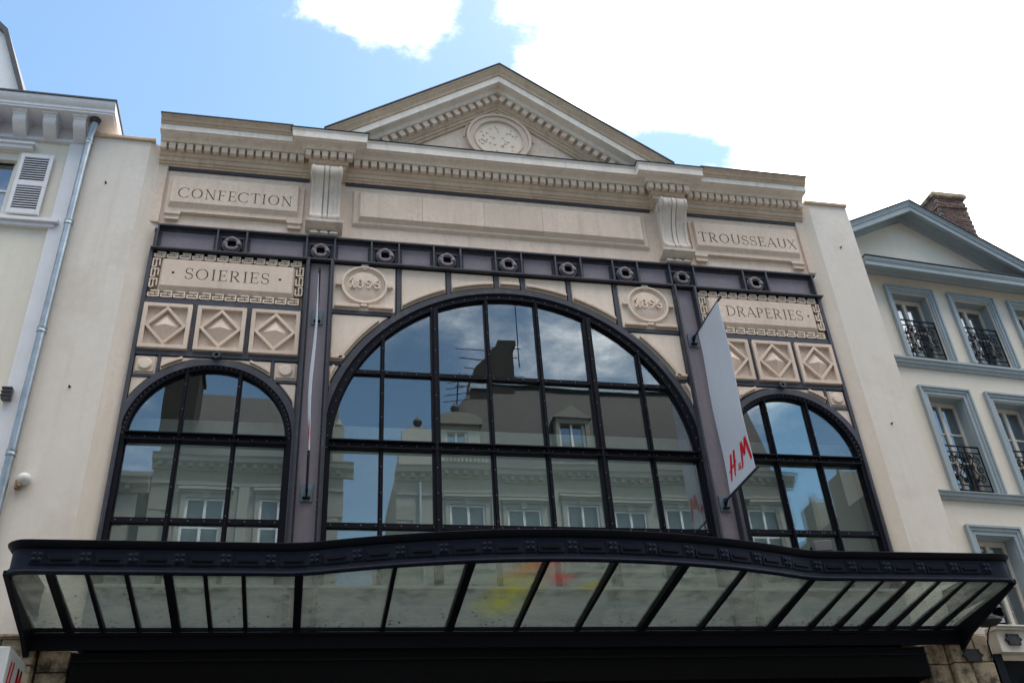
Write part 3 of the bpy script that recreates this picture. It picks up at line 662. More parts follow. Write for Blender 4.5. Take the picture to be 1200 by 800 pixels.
        k2 = .76; MB().add([(cx-hx*k2, -.031, cz), (cx, -.031, cz-hz*k2), (cx+hx*k2, -.031, cz), (cx, -.031, cz+hz*k2), (cx, -.135, cz)], [(0, 1, 4), (1, 2, 4), (2, 3, 4), (3, 0, 4), (3, 2, 1, 0)]).obj('pyramid_boss', 'stone', dp, smooth=False)
    # small boss squares and the slivers above the side arch
    for (pa, pb) in ((5.92, 5.59), (3.86, 3.505)):
        da, db = X(pa, pb); bp = slab([(da, 7.63), (db, 7.63), (db, 7.955), (da, 7.955)], name='boss_panel')
        MB().box(da+.03, db-.03, -.06, -.03, 7.66, 7.925).obj('boss_field', 'stone', bp, bevel=.008)
        MB().lathe([(.10, 0), (.10, -.02), (.085, -.035), (.0, -.038)], ((da+db)/2, -.058, 7.79), 'y', 24).obj('round_boss', 'stone_pale', bp)
    for xb_ in (5.565, 3.885): bar(*X(xb_-.022, xb_+.022), 7.60, 7.968, -.05)
    for (a, b) in ((5.925, 5.59), (3.86, 3.50)): bar(*X(a, b), 7.575, 7.625, -.05)
    for (a, b) in ((5.54, 4.80), (4.66, 3.91)):
        da, db = X(a, b); slab(under(da, db, 7.955, s*SC, SZ, SR+.01))
        A = [(da+.02+(db-da-.04)*i/12, arc_z(da+.02+(db-da-.04)*i/12, s*SC, SZ, SR+.03)) for i in range(13)]
        A = [(x, z) for x, z in A if z < 7.90]; B = [(x, z+.04) for x, z in A]
        if len(A) > 2: MB().band(A, B, -.10, -.03).obj('arch_lip', 'stone', shop)
    for (a, t) in ((5.918, 1), (3.508, -1)):
        zz = [7.12+(7.57-7.12)*i/12 for i in range(13)]
        edge = [s*(SC+t*min(1.19, math.sqrt(SR*SR-(z-SZ)**2)+.01)) for z in zz]
        slab([(s*a, 7.12), (s*a, 7.57)] + [(x, z) for x, z in reversed(list(zip(edge, zz)))])
    MB().ring(s*SC, 7.975, .028, .062, -.14, -.05, 20).lathe([(.03, 0), (.03, .02)], (s*SC, -.09, 7.975), 'y', 12).obj('iron_eye', 'iron_purple', shop)
# backing behind the infill
zb = 4.38
def backing(cx, hw, cz, r, name='backing_wall'):
    A = arch(cx, cz, r, zb, 40); B = []
    for x, z in A:                            # outer rectangle point for each arch point
        dx, dz = x-cx, z-cz
        if z <= cz: B.append((cx+math.copysign(hw, dx), z))
        else:
            t = min(hw/max(abs(dx), 1e-6), (10.06-cz)/max(dz, 1e-6)); B.append((cx+dx*t, cz+dz*t))
    MB().band(A, B, .04, .30).obj(name, 'iron_purple', shop)
backing(0, 3.03, 6.5, 3.0)
for s in (-1, 1): backing(s*SC, 1.255, SZ, 1.15)
# ---- arched windows
def window(cx, cz, rg, r_out, clampx, vb, hb, label):
    A = arch(cx, cz-.03, r_out-.01, zb, 64, clampx); B = arch(cx, cz-.03, r_out-.115, zb, 64, clampx-.012)
    w_ = MB().band(A, B, -.08, .04).obj('arched_window', 'iron_purple', shop, bevel=.005, label=label)
    ri = min(r_out-.116, clampx-.013)
    A = arch(cx, cz-.03, r_out-.116, zb, 64, ri); B = arch(cx, cz, rg, zb, 64)
    MB().band(A, B, -.045, .10).obj('inner_frame', 'iron_black', w_, bevel=.004)
    MB().band(arch(cx, cz, rg+.045, zb, 64), arch(cx, cz, rg-.012, zb, 64), .0, .07).obj('glazing_bead', 'iron_black', w_)
    top = lambda x: arc_z(x, cx, cz, rg)
    st = MB()
    for x, w2, y0 in vb:
        MB().box(x-w2/2, x+w2/2, y0, .07, zb, top(x)+.02).obj('glazing_bar', 'iron_black', w_)
        MB().box(x-w2/2*.35, x+w2/2*.35, y0-.03, y0, zb, top(x)+.02).obj('bar_rib', 'iron_black', w_)
        z = zb+.15
        while z < top(x)-.1: st.stud(x, y0-.03, z, .010, .008); z += .42
    xs = [cx-rg] + [v[0] for v in vb] + [cx+rg]
    for z, w2, y0 in hb:
        half = rg if z <= cz else math.sqrt(rg*rg-(z-cz)**2)
        MB().box(cx-half-.02, cx+half+.02, y0+.004, .068, z-w2/2, z+w2/2).obj('glazing_bar', 'iron_black', w_)
        if w2 > .1: MB().box(cx-half-.02, cx+half+.02, y0-.05, y0+.004, z-w2/2, z-w2/2+.02).box(cx-half-.02, cx+half+.02, y0-.05, y0+.004, z+w2/2-.02, z+w2/2).obj('bar_flange', 'iron_black', w_)
        for i in range(len(xs)-1):
            for t in (.08, .36, .64, .92):
                x = xs[i]+(xs[i+1]-xs[i])*t
                if abs(x-cx) < half: st.stud(x, y0+.004, z, .011, .010)
    n = 46
    for i in range(n+1): a = math.pi*i/n; st.stud(cx+(rg+.05)*math.cos(a), -.045, cz+(rg+.05)*math.sin(a), .011, .010)
    st.obj('studs', 'iron_stud', w_)['kind'] = 'stuff'
    zs = [zb] + sorted(h[0] for h in hb) + [cz+rg]
    for i in range(len(xs)-1):
        for j in range(len(zs)-1):
            xa, xb_, za, zt = xs[i], xs[i+1], zs[j], zs[j+1]
            pts = []
            for k in range(25):
                x = xa+(xb_-xa)*k/24; d = rg*rg-(x-cx)**2
                z = min(zt, cz+math.sqrt(max(0, d)) if za+.01 >= cz or zt > cz else zt)
                if z > za+.005: pts.append((x, z))
            if len(pts) < 2: continue
            poly = [(pts[0][0], za)] + pts + [(pts[-1][0], za)]
            tx, tz = random.uniform(-.0035, .0035), random.uniform(-.003, .003)
            mx_, mz_ = (xa+xb_)/2, (za+zt)/2
            mb = MB().prism(poly, .030, .040); mb.V = [(x, y+(x-mx_)*tx+(z-mz_)*tz, z) for x, y, z in mb.V]
            mb.obj('pane', 'glass_window', w_, smooth=False)
    return w_
window(0, 6.5, 2.95, CR, 3.03, [(-2.18, .065, -.03), (-1.33, .125, -.05), (-.44, .07, -.03), (.44, .07, -.03), (1.33, .125, -.05), (2.18, .065, -.03)],
       [(7.87, .07, -.028), (6.575, .135, -.035), (5.285, .08, -.028)], 'large central arched window of dark iron bars and mirror-like panes')
for s in (-1, 1):
    window(s*SC, SZ, 1.125, SR, 1.25, [(s*5.125, .065, -.03), (s*4.345, .065, -.03)], [(6.585, .13, -.035), (5.305, .08, -.028)], 'narrow arched side window of dark iron bars')
# sill zone behind the canopy, interior room
MB().box(-5.98, 5.98, -.02, .3, 3.70, 4.33).obj('sill_wall', 'sill_grey', shop)
MB().box(-5.98, 5.98, -.10, .3, 4.331, 4.379).obj('window_sill', 'sill_grey', shop, bevel=.008)
room = MB()
room.box(-6.0, 6.0, 4.0, 4.1, 3.6, 10.0).box(-6.1, -6.0, .4, 4.1, 3.6, 10.0).box(6.0, 6.1, .4, 4.1, 3.6, 10.0).box(-6.1, 6.1, .4, 4.1, 3.5, 3.6).box(-6.1, 6.1, .3, 4.1, 10.0, 10.06)
room.obj('room_lining', 'room_dark', shop)
for a, b in ((-5.97, -3.45), (-3.05, 3.05), (3.45, 5.97)):
    MB().box(a, b, .42, .45, 4.0, 7.12).obj('interior_screen', 'room_screen', shop)
# roof behind the cornice and the flanks of the block
MB().prism([(.5, 12.40), (12.0, 12.40), (6.2, 14.2)], -7.1, 7.1, 'yz').obj('roof', 'slate', shop)
MB().prism([(-3.2, 12.46), (3.2, 12.46), (0, 14.60)], .5, 4.0).obj('roof_gable', 'slate', shop)
MB().box(-7.14, 7.14, 4.2, 12.0, -EYE, 12.39).obj('rear_block', 'render_cream', shop)
# ---- ground floor under the canopy
MB().box(-6.0, 6.0, -.10, .3, 3.05, 3.48).obj('shop_fascia', 'shop_black', shop, bevel=.005)
MB().box(-6.0, 6.0, -.13, .0, 3.36, 3.385).obj('fascia_moulding', 'iron_black', shop)
sf = MB().box(-6.0, 6.0, .5, .6, -EYE, -1.1).obj('shopfront', 'shop_black', shop)
for i in range(9): x = -6.0+1.5*i; MB().box(max(-6, x-.05), min(6, x+.05), .45, .62, -1.1 if True else 0, 3.05).obj('mullion', 'shop_black', sf)
for i in range(8): x = -6.0+1.5*i; MB().box(x+.05, x+1.45, .54, .56, -1.1, 3.05).obj('shop_pane', 'glass_shop', sf)
MB().box(-7.1, 7.1, 2.6, 2.7, -EYE, 3.5).obj('shop_rear_wall', 'shop_black', shop)
MB().box(-7.1, 7.1, .31, 2.6, 3.30, 3.49).obj('shop_ceiling', 'shop_black', shop)
for s in (-1, 1): MB().box(*sorted((s*6.5, s*7.1)), .36, 2.6, -EYE, 3.29).obj('shop_side_wall', 'shop_black', shop)
# ---- piers of old stone at both ends
def pier(s, xa, xb, ztop, yf=-.02):
    p = None
    z = ztop; row = 0
    while z > -EYE:
        hgt = random.uniform(.30, .42); z0 = max(z-hgt, -EYE)
        cuts = [xa, xb] if xb-xa < .5 else [xa, xa+(xb-xa)*(.45 if row % 2 else .62), xb]
        for i in range(len(cuts)-1):
            m_ = MB().box(s*cuts[i]+.004, s*cuts[i+1]-.004, yf-random.uniform(0, .03), .35, z0+.006, z-.006) if s > 0 else MB().box(-cuts[i+1]+.004, -cuts[i]-.004, yf-random.uniform(0, .03), .35, z0+.006, z-.006)
            o = m_.obj('stone_pier' if p is None else 'stone', 'stone_old', p or shop, bevel=.018)
            if p is None: p = o
        z = z0; row += 1
pier(-1, 6.04, 6.42, 3.64); pier(1, 6.06, 6.40, 3.64)
pier(1, 6.42, 7.10, 3.655, -.12); pier(-1, 6.44, 7.10, 3.655, -.12)
MB().box(-7.16, -6.44, -.20, -.1, 3.665, 3.70).obj('string_course', 'stone_old', shop, bevel=.006)

# ------------------------------------------------------------------ glass canopy
can = thing('glass_canopy', 'long dark iron and glass canopy with bowed front over the shop entrance', 'canopy', (0.05, -.3, 4.9))
XL, XR, XC = -6.56, 6.66, .12
def front_y(x):
    d = abs(x-XC)
    if d >= 3.62: return -1.73
    if d > 3.12:                               # soft reverse curve where the bow starts
        t = (3.62-d)/.5; return -1.73-.085*t*t
    return -1.815-.525*(1-(d/3.12)**2)
def front_path(off=0):
    xs = [XL+.22+(XR-XL-.44)*i/150 for i in range(151)]; r_ = .2
    L_ = [(XL+off, -.12), (XL+off, -1.53)] + [(XL+r_-(r_-off)*math.cos(R(a)), -1.53-(r_-off)*math.sin(R(a))) for a in (15, 30, 45, 60, 75)]
    M_ = [(x, front_y(x)+off) for x in xs]
    Q_ = [(2*(XL+XR)/2-x, y) for x, y in reversed(L_)]
    return L_+M_+Q_
def fascia(prof):                              # prof: (offset inward, z)
    v = []; n = len(prof); path0 = [front_path(o_) for o_, z in prof]; m_ = len(path0[0])
    for i in range(m_):
        for k, (o_, z) in enumerate(prof): v.append((*path0[k][i], z))
    f = [(i*n+k, i*n+(k+1) % n, (i+1)*n+(k+1) % n, (i+1)*n+k) for i in range(m_-1) for k in range(n)]
    f += [tuple(range(n)), tuple(range(m_*n-1, (m_-1)*n-1, -1))]
    return MB().add(v, f)
fa = fascia([(.06, 3.99), (.0, 3.985), (.0, 4.02), (.018, 4.025), (.018, 4.245), (.06, 4.25), (.06, 3.99)][:-1]).obj('fascia', 'iron_blue', can)
fascia([(.07, 3.95), (-.012, 3.95), (-.018, 3.965), (-.012, 3.984), (.07, 3.984)]).obj('lower_moulding', 'iron_blue', fa)
fascia([(.07, 4.251), (.01, 4.251), (-.012, 4.262), (-.03, 4.285), (-.05, 4.305), (-.055, 4.325), (-.04, 4.335), (.07, 4.335)]).obj('upper_moulding', 'iron_black', fa)
# square rosettes and dashes along the fascia
ros = MB().box(-.075, .075, -.014, .0, -.075, .075)
for k in range(4): a = k*math.pi/2+math.pi/4; ros.lathe([(.032, 0), (.028, -.016), (.012, -.026)], (.042*math.cos(a), -.014, .042*math.sin(a)), 'y', 8)
ros = ros.lathe([(.02, 0), (.012, -.022), (0, -.026)], (0, -.012, 0), 'y', 8).mesh('rosette', 'iron_blue', z=0)
dash = MB().box(-.115, .115, -.022, 0, -.018, .018).mesh('dash', 'iron_black', z=0)
step = MB().box(-.17, .17, -.018, 0, -.008, .008).box(-.17, -.155, -.018, 0, -.008, .10).mesh('step_moulding', 'iron_black', z=0)
pp = front_path(.017); acc = [0]
for a, b in zip(pp, pp[1:]): acc.append(acc[-1]+math.dist(a, b))
def at_s(s_):
    for i in range(len(pp)-1):
        if acc[i+1] >= s_:
            t = (s_-acc[i])/(acc[i+1]-acc[i]); a, b = pp[i], pp[i+1]
            return a[0]+(b[0]-a[0])*t, a[1]+(b[1]-a[1])*t, math.atan2(b[1]-a[1], b[0]-a[0])
s_ = .252; i = 0
while s_ < acc[-1]-.3:
    for me, ds, z in ((ros, 0, 4.135), (dash, .262, 4.125), (step, .262, 4.062)):
        if 1.80 < s_+ds < acc[-1]-1.80:
            x, y, a = at_s(s_+ds); o = bpy.data.objects.new(me.name, me); COL.objects.link(o); o.parent = fa; o.location = (x, y, z+EYE); o.rotation_euler.z = a
    s_ += .524
# rafters, panes, wall beam, end brackets
thick = {-3.27, -4.78, -6.07, -1.24, 1.51, 3.50, 5.02}
rx = [-6.07, -5.67, -5.24, -4.78, -4.36, -3.92, -3.27, -2.14, -1.24, -.31, .57, 1.51, 2.40, 3.50, 4.13, 4.57, 5.02, 5.45, 5.86, 6.27]
def gz(y): return 3.735+(y/-1.75)*.235         # slope of the glass: it rises away from the wall
for x in rx:
    yf = front_y(x)+.06; w2 = .05 if x in thick else .024
    MB().add([(x-w2, -.12, gz(-.12)-.07), (x+w2, -.12, gz(-.12)-.07), (x+w2, yf, 3.952), (x-w2, yf, 3.952), (x-w2, -.12, gz(-.12)+.035), (x+w2, -.12, gz(-.12)+.035), (x+w2, yf, gz(yf)+.03), (x-w2, yf, gz(yf)+.03)],
             [(0, 1, 2, 3), (7, 6, 5, 4), (0, 4, 5, 1), (1, 5, 6, 2), (2, 6, 7, 3), (3, 7, 4, 0)]).obj('rafter', 'iron_black', can)
ex = [XL+.05] + rx + [XR-.05]
for a, b in zip(ex, ex[1:]):
    n = 8; v = []; a_, b_ = a+.01, b-.01
    for j in range(n+1):
        x = a_+(b_-a_)*j/n; yf = front_y(x)+.062; dz = random.uniform(-.0, .0)
        for (y, h_) in ((-.1, 0), (yf, 0), (yf, .012), (-.1, .012)): v.append((x, y, gz(y)+h_))
    f = [(j*4+k, j*4+(k+1) % 4, j*4+4+(k+1) % 4, j*4+4+k) for j in range(n) for k in range(4)] + [(0, 1, 2, 3), (4*n+3, 4*n+2, 4*n+1, 4*n)]
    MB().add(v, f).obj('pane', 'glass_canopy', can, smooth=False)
for mname, cnt, sz, name in (('plaque_dark', 420, .020, 'leaf_litter'), ('plastic_white', 60, .012, 'bird_droppings')):
    lit = MB()
    for k in range(cnt):
        x = random.uniform(XL+.1, XR-.1); y = -.16-abs(random.gauss(0, .22)) if name == 'leaf_litter' and random.random() < .75 else random.uniform(-1.6, -.2)
        a = random.uniform(0, 3.14); r_ = sz*random.uniform(.4, 1.5); q_ = r_*random.uniform(.4, 1); ca_, sa_ = math.cos(a), math.sin(a)
        pts = [(x+ca_*u-sa_*w2, y+sa_*u+ca_*w2) for u, w2 in ((-r_, 0), (0, -q_*.6), (r_, 0), (0, q_*.6))]
        lit.add([(px_, py_, gz(py_)+.0135) for px_, py_ in pts]+[(px_, py_, gz(py_)+.018) for px_, py_ in pts], [(3, 2, 1, 0), (4, 5, 6, 7), (0, 1, 5, 4), (1, 2, 6, 5), (2, 3, 7, 6), (3, 0, 4, 7)])
    lit.obj(name, mname, can, smooth=False)['kind'] = 'stuff'
MB().box(XL+.02, XR-.02, -.18, -.125, 3.50, 3.705).box(XL+.02, XR-.02, -.24, -.18, 3.66, 3.70).obj('wall_beam', 'iron_black', can, bevel=.006)
MB().box(XL+.06, XR-.06, -.30, -.241, 3.70, 3.74).obj('rear_gutter', 'iron_black', can)
for x0, x1 in ((XL-.01, XL+.055), (XR-.055, XR+.01)):
    MB().prism([(-.10, 3.40), (-.10, 3.80), (-1.55, 4.0), (-1.66, 4.0), (-1.66, 3.94), (-1.2, 3.80), (-.45, 3.58)], x0, x1, 'yz').obj('end_bracket', 'iron_black', can, bevel=.006)

# ------------------------------------------------------------------ hanging banners and the box sign
def logo(mb, f, y_):
    """red brush-stroke lettering on a unit square; f maps (u, v) to a point, y_ is unused depth"""
    def st(pts, w):
        A, B = stroke(pts, [1.55*k for k in w] if isinstance(w, list) else 1.5*w); n = len(A); v = [f(p) for p in A]+[f(p) for p in B]
        mb.add(v, [(i, i+1, n+i+1, n+i) for i in range(n-1)])
    st([(.04, .0), (.10, .45), (.19, .97)], [.035, .055, .05]); st([(.21, .05), (.27, .5), (.34, 1.0)], [.03, .055, .055]); st([(.0, .36), (.16, .47), (.36, .56)], [.03, .045, .03])
    a = P_arc(.445, .17, .055, .055, 20, 330, 12); st(a, .022); st(P_arc(.455, .29, .038, .045, -60, 240, 10), .02); st([(.42, .27), (.53, .06)], .02)
    st([(.56, .05), (.62, .5), (.69, .98)], [.03, .055, .06]); st([(.69, .98), (.735, .42)], [.06, .05]); st([(.735, .42), (.88, .99)], [.045, .055]); st([(.885, .99), (.92, .5), (.965, .04)], [.06, .065, .05])
def banner(xp, lab, twist):
    b = thing('hanging_banner', lab, 'banner', (xp, -.7, 7.3))
    ya, yb, z0, z1 = -.30, -1.24, 5.80, 8.84
    def X(y, z):
        v = (z-z0)/(z1-z0); u = (y-ya)/(yb-ya)
        return xp + twist*math.sin(math.pi*v)*math.sin(math.pi*u*.9+.25) + .012*math.sin(9*v+2*u)
    ny, nz = 8, 40; V = []; F = []
    for i in range(nz+1):
        for j in range(ny+1):
            y = ya+(yb-ya)*j/ny; z = z0+(z1-z0)*i/nz; V.append((X(y, z)-.004, y, z))
    k = ny+1; n0 = len(V); V += [(x+.008, y, z) for x, y, z in V]
    for i in range(nz):
        for j in range(ny): q_ = i*k+j; F += [(q_, q_+1, q_+k+1, q_+k), (n0+q_, n0+q_+k, n0+q_+k+1, n0+q_+1)]
    for i in range(nz):
        for j in (0, ny): q_ = i*k+j; F.append((q_, q_+k, n0+q_+k, n0+q_))
    for j in range(ny):
        for i in (0, nz): q_ = i*k+j; F.append((q_, q_+1, n0+q_+1, n0+q_))
    MB().add(V, F).obj('cloth', 'banner_cloth', b)
    for sd_ in (-1, 1):
        m_ = MB()
        def f(p):
            u, v = p; y = (-.40-.84*u) if sd_ < 0 else (-1.24+.84*u); z = 5.97+.41*v
            return (X(y, z)+sd_*.009, y, z)
        logo(m_, f, 0); m_.obj('lettering', 'sign_red', b, smooth=False)
    for z, dz in ((z1+.02, .03), (z0-.02, .03)):
        MB().tube([(xp, -.05, z), (xp, yb-.10, z)], .020, 8).obj('arm', 'iron_purple', b)
        MB().lathe([(.028, 0), (.028, .03), (.0, .04)], (xp, yb-.10, z), 'y', 8).obj('arm_cap', 'plastic_grey', b)
        br = MB().box(xp-.085, xp+.085, -.052, -.03, z-.16, z+.12).obj('bracket_plate', 'bracket_teal', b, bevel=.004)
        MB().prism([(-.05, z-.11), (-.05, z+.05), (-.15, z+.03), (-.22, z-.0), (-.15, z-.03)], xp-.012, xp+.012, 'yz').obj('gusset', 'iron_black', br)
        MB().box(xp-.055, xp+.055, -.10, -.05, z-.12, z-.10).obj('lug', 'iron_black', br)
    return b
banner(3.25, 'long grey-white banner with red lettering beside the DRAPERIES plaque', .012)
banner(-3.25, 'grey-white banner hung edge-on against the pilaster beside the SOIERIES plaque', -.045)
sg = thing('box_sign', 'white projecting box sign with red lettering at the stone pier', 'sign', (-6.46, -.9, 4.4))
bx_ = MB().box(-6.53, -6.40, -1.35, -.585, 2.45, 3.23).obj('case', 'sign_white', sg, bevel=.012)
MB().box(-6.49, -6.44, -.585, -.06, 3.0, 3.06).box(-6.49, -6.44, -.585, -.06, 2.6, 2.66).obj('arm', 'plastic_grey', sg)
m_ = MB(); logo(m_, lambda p: (-6.397, -1.30+.68*p[0], 2.60+.52*p[1]), 0); m_.obj('lettering', 'sign_red', sg, smooth=False)

# small fittings
def floodlight(lab, x, y, z, rz, w_, h_, d_, grp=None):
    t = thing('floodlight', lab, 'lamp', (x, y, z+EYE), rz, local=True)
    MB().frustum((-w_/2, w_/2, 0, h_), d_, (-w_/2*1.1, w_/2*1.1, -.02, h_+.02), 0).obj('housing', 'plastic_grey', t, bevel=.008, z=0)
    MB().box(-w_*.47, w_*.47, -.012, 0, .01, h_-.01).obj('lamp_glass', 'glass_shop', t, z=0)
    MB().box(-w_/2-.03, -w_/2-.012, .03, .07, -.09, h_*.6).box(w_/2+.012, w_/2+.03, .03, .07, -.09, h_*.6).box(-w_/2-.03, w_/2+.03, .03, .07, -.11, -.09).obj('bracket', 'iron_black', t, z=0)
    return t
floodlight('small grey floodlight box standing on the canopy edge below the arched side window', 3.92, -1.35, 4.44, R(170), .24, .15, .16)
dl = thing('bowl_lamp', 'dark bowl lamp on a cable above the stone pier beside the canopy end', 'lamp', (7.0, -.45, 5.3))
MB().lathe([(.02, .10), (.10, .09), (.19, .04), (.20, .0), (.13, -.05), (.05, -.07)], (7.0, -.42, 3.76), 'z', 20).obj('bowl', 'plaque_dark', dl)
MB().tube([(7.0, -.42, 3.69), (6.99, -.35, 3.62), (7.03, -.22, 3.50), (7.08, -.16, 3.48), (7.09, -.15, 3.30)], .012, 6).obj('cable', 'iron_black', dl)
MB().tube([(7.0, -.42, 3.86), (7.0, -.36, 3.90), (7.0, -.12, 3.90)], .014, 6).obj('arm', 'iron_black', dl)
def plaque(lab, c, y, w_, h_, rz=0):
    t = thing('street_plaque', lab, 'plaque', (c[0], y, c[1]+EYE), rz, local=True)
    o = [(-w_/2-.05, 0), (-w_/2-.03, -h_*.12), (-w_/2, -h_*.2), (-w_/2, -h_/2), (w_/2, -h_/2), (w_/2, -h_*.2), (w_/2+.03, -h_*.12), (w_/2+.05, 0), (w_/2+.03, h_*.12), (w_/2, h_*.2), (w_/2, h_/2), (-w_/2, h_/2), (-w_/2, h_*.2), (-w_/2-.03, h_*.12)]
    MB().prism(o, -.015, .015).obj('plate', 'plaque_dark', t, bevel=.003, z=0)
    MB().band([(x*.94, z*.90) for x, z in o], [(x*.86, z*.80) for x, z in o], -.024, -.014, True).obj('raised_border', 'plaque_dark', t, z=0)
    return t
plaque('dark shaped plaque fixed to the stained stone pier', (6.74, 3.33), -.175, .26, .19)

# ------------------------------------------------------------------ left neighbour
lb = thing('town_house', 'cream town house with white shutters, bracketed cornice and dormer, beside a zinc downpipe', 'building', (-9.5, 1, 0))
MB().box(-16, -8.36-1.0, 0, .5, -EYE, 12.2).box(-8.345, -7.18, 0, .5, -EYE, 12.2).box(-9.36, -8.345, 0, .5, -EYE, 10.35).box(-9.36, -8.345, 0, .5, 11.86, 12.2).obj('wall', 'render_yellow', lb)
MB().box(-16, -7.18, .02, 9, -EYE, 12.19).obj('rear_block', 'render_yellow', lb) if False else None
MB().box(-7.585, -7.33, -.05, 0, -EYE, 12.14).obj('pilaster_strip', 'paint_white', lb, bevel=.006)
MB().box(-16, -7.17, -.07, .3, 12.141, 12.215).obj('architrave', 'paint_white', lb, bevel=.008)
MB().box(-16, -7.17, -.02, .4, 12.216, 12.50).obj('frieze', 'paint_white', lb)
MB().box(-16, -6.90, -.46, .6, 12.50, 12.54).obj('soffit', 'paint_white', lb)
MB().prism([(.6, 12.541), (-.475, 12.541), (-.48, 12.60), (-.50, 12.61), (-.53, 12.66), (-.55, 12.70), (-.55, 12.73), (.6, 12.73)], -16, -6.87, 'yz').obj('cornice', 'paint_white', lb)
MB().box(-16, -6.85, -.57, .6, 12.731, 12.765).obj('gutter_edge', 'lead_dark', lb)
mod = MB().prism([(0, .18), (-.36, .18), (-.36, .12), (-.33, .09), (-.33, .02), (-.30, -.03), (-.22, -.08), (-.12, -.14), (0, -.16)], -.10, .10, 'yz').box(-.125, .125, -.39, 0, .145, .182).mesh('modillion', 'paint_white', z=0)
for i in range(9):
    o = bpy.data.objects.new('modillion', mod); COL.objects.link(o); attach(o, lb); o.location = (-7.43-.478*i, -.02, 12.315+EYE)
# window with a louvred shutter
wn = MB().box(-9.36, -9.30, .12, .18, 10.39, 11.86).box(-8.42, -8.345, .12, .18, 10.39, 11.86).box(-9.30, -8.42, .12, .18, 11.78, 11.86).box(-9.30, -8.42, .12, .18, 10.39, 10.46).box(-8.90, -8.82, .11, .19, 10.46, 11.78).box(-9.30, -8.42, .125, .175, 11.08, 11.12).obj('window', 'paint_white', lb)
for xa, xb in ((-9.30, -8.90), (-8.82, -8.42)):
    for za, zt in ((10.46, 11.08), (11.12, 11.78)): MB().box(xa, xb, .145, .155, za, zt).obj('pane', 'glass_house', wn)
MB().box(-9.36, -8.345, .30, .32, 10.40, 11.86).obj('curtain', 'curtain', wn)
MB().box(-9.36, -8.345, .02, .11, 11.70, 11.855).obj('blind_box', 'paint_offwhite', wn)
MB().box(-9.6, -8.14, -.10, .05, 11.89, 11.96).box(-9.65, -8.10, -.14, .05, 11.961, 12.01).obj('window_hood', 'paint_white', lb, bevel=.006)
MB().box(-10.2, -7.44, -.13, .05, 10.33, 10.40).box(-10.15, -7.50, -.08, .05, 10.255, 10.329).obj('sill', 'paint_white', lb, bevel=.006)
sh = MB()
xa, xb, za, zt = -8.28, -7.775, 10.50, 11.80
sh.box(xa, xa+.06, -.075, -.04, za, zt).box(xb-.06, xb, -.075, -.04, za, zt).box(xa+.06, xb-.06, -.075, -.04, za, za+.09).box(xa+.06, xb-.06, -.075, -.04, zt-.08, zt).box(xa+.06, xb-.06, -.075, -.04, 11.10, 11.20)
sh = sh.obj('shutter', 'paint_white', lb, bevel=.004)
slat = MB().add([(-.193, -.030, -.022), (.193, -.030, -.022), (.193, .002, .022), (-.193, .002, .022), (-.193, -.024, -.026), (.193, -.024, -.026), (.193, .008, .018), (-.193, .008, .018)], [(0, 1, 2, 3), (7, 6, 5, 4), (0, 4, 5, 1), (1, 5, 6, 2), (2, 6, 7, 3), (3, 7, 4, 0)]).mesh('slat', 'paint_white', z=0)
for z0, n in ((10.615, 10), (11.225, 10)):
    for i in range(n):
        o = bpy.data.objects.new('slat', slat); COL.objects.link(o); o.parent = sh; o.location = ((xa+xb)/2, -.045, z0+.0505*i+EYE)
MB().box(xa+.05, xb-.05, -.025, -.004, za+.05, zt-.05).obj('shutter_back', 'lead_dark', sh)
# roof and dormer
MB().prism([(.3, 12.74), (9, 12.74), (4.6, 15.0)], -16, -7.25, 'yz').obj('roof', 'slate', lb)
MB().add([(-9.3, .9, 13.3), (-8.5, .62, 13.0), (-8.2, .8, 13.3), (-8.7, .62, 13.93), (-9.3, 1.2, 14.0), (-8.2, 2.0, 13.3)], [(0, 1, 3), (1, 2, 3), (0, 3, 4), (3, 2, 5), (3, 5, 4), (0, 4, 5, 2, 1)]).obj('hip_tiles', 'slate', lb, smooth=False)
dm_ = MB().prism([(-10.6, 12.9), (-9.32, 12.9), (-9.32, 14.2), (-9.95, 15.3), (-10.6, 14.2)], .9, 3.2).obj('dormer', 'paint_offwhite', lb)
MB().prism([(-9.35, 13.9), (-8.90, 13.95), (-9.50, 15.50), (-9.95, 16.0), (-9.95, 15.62), (-9.62, 15.28)], .72, 3.2).obj('dormer_trim', 'paint_white', dm_)
MB().prism([(-8.90, 13.90), (-8.82, 13.92), (-9.45, 15.60), (-9.95, 16.12), (-9.95, 16.0), (-9.52, 15.52)], .62, 3.3).obj('dormer_roof', 'lead_dark', dm_)
MB().box(-10.4, -9.48, .86, .9, 13.0, 14.3).obj('dormer_pane', 'glass_house', dm_)
dp_ = thing('downpipe', 'bluish zinc downpipe running down the boundary beside the plain wall', 'pipe', (-7.25, -.15, 0))
pth = [(-7.20, -.30, 12.52), (-7.20, -.29, 12.42), (-7.235, -.24, 12.30), (-7.25, -.21, 12.15), (-7.255, -.20, 11.9)] + [(-7.255, -.20, z) for z in (9, 6, 3, -1.45)]
MB().tube(pth, .058, 14).obj('pipe', 'zinc', dp_)
MB().lathe([(.075, 0), (.085, .06), (.10, .09)], (-7.20, -.30, 12.42), 'z', 14).obj('outlet', 'lead_dark', dp_)
for z in (12.05, 10.28, 8.2, 6.17, 4.1, 2.0): MB().lathe([(.060, -.05), (.070, -.045), (.070, -.01), (.066, 0), (.070, .01), (.070, .045), (.060, .05)], (-7.255, -.20, z), 'z', 14).obj('collar', 'zinc', dp_)
cm = thing('security_camera', 'white dome security camera on the plain wall beside the downpipe', 'camera', (-7.1, -.2, 7.4))
MB().lathe([(.05, 0), (.085, -.02), (.09, -.06), (.085, -.09), (.05, -.13), (.02, -.14)], (-7.02, -.12, 5.80), 'y', 18).obj('dome', 'plastic_white', cm)
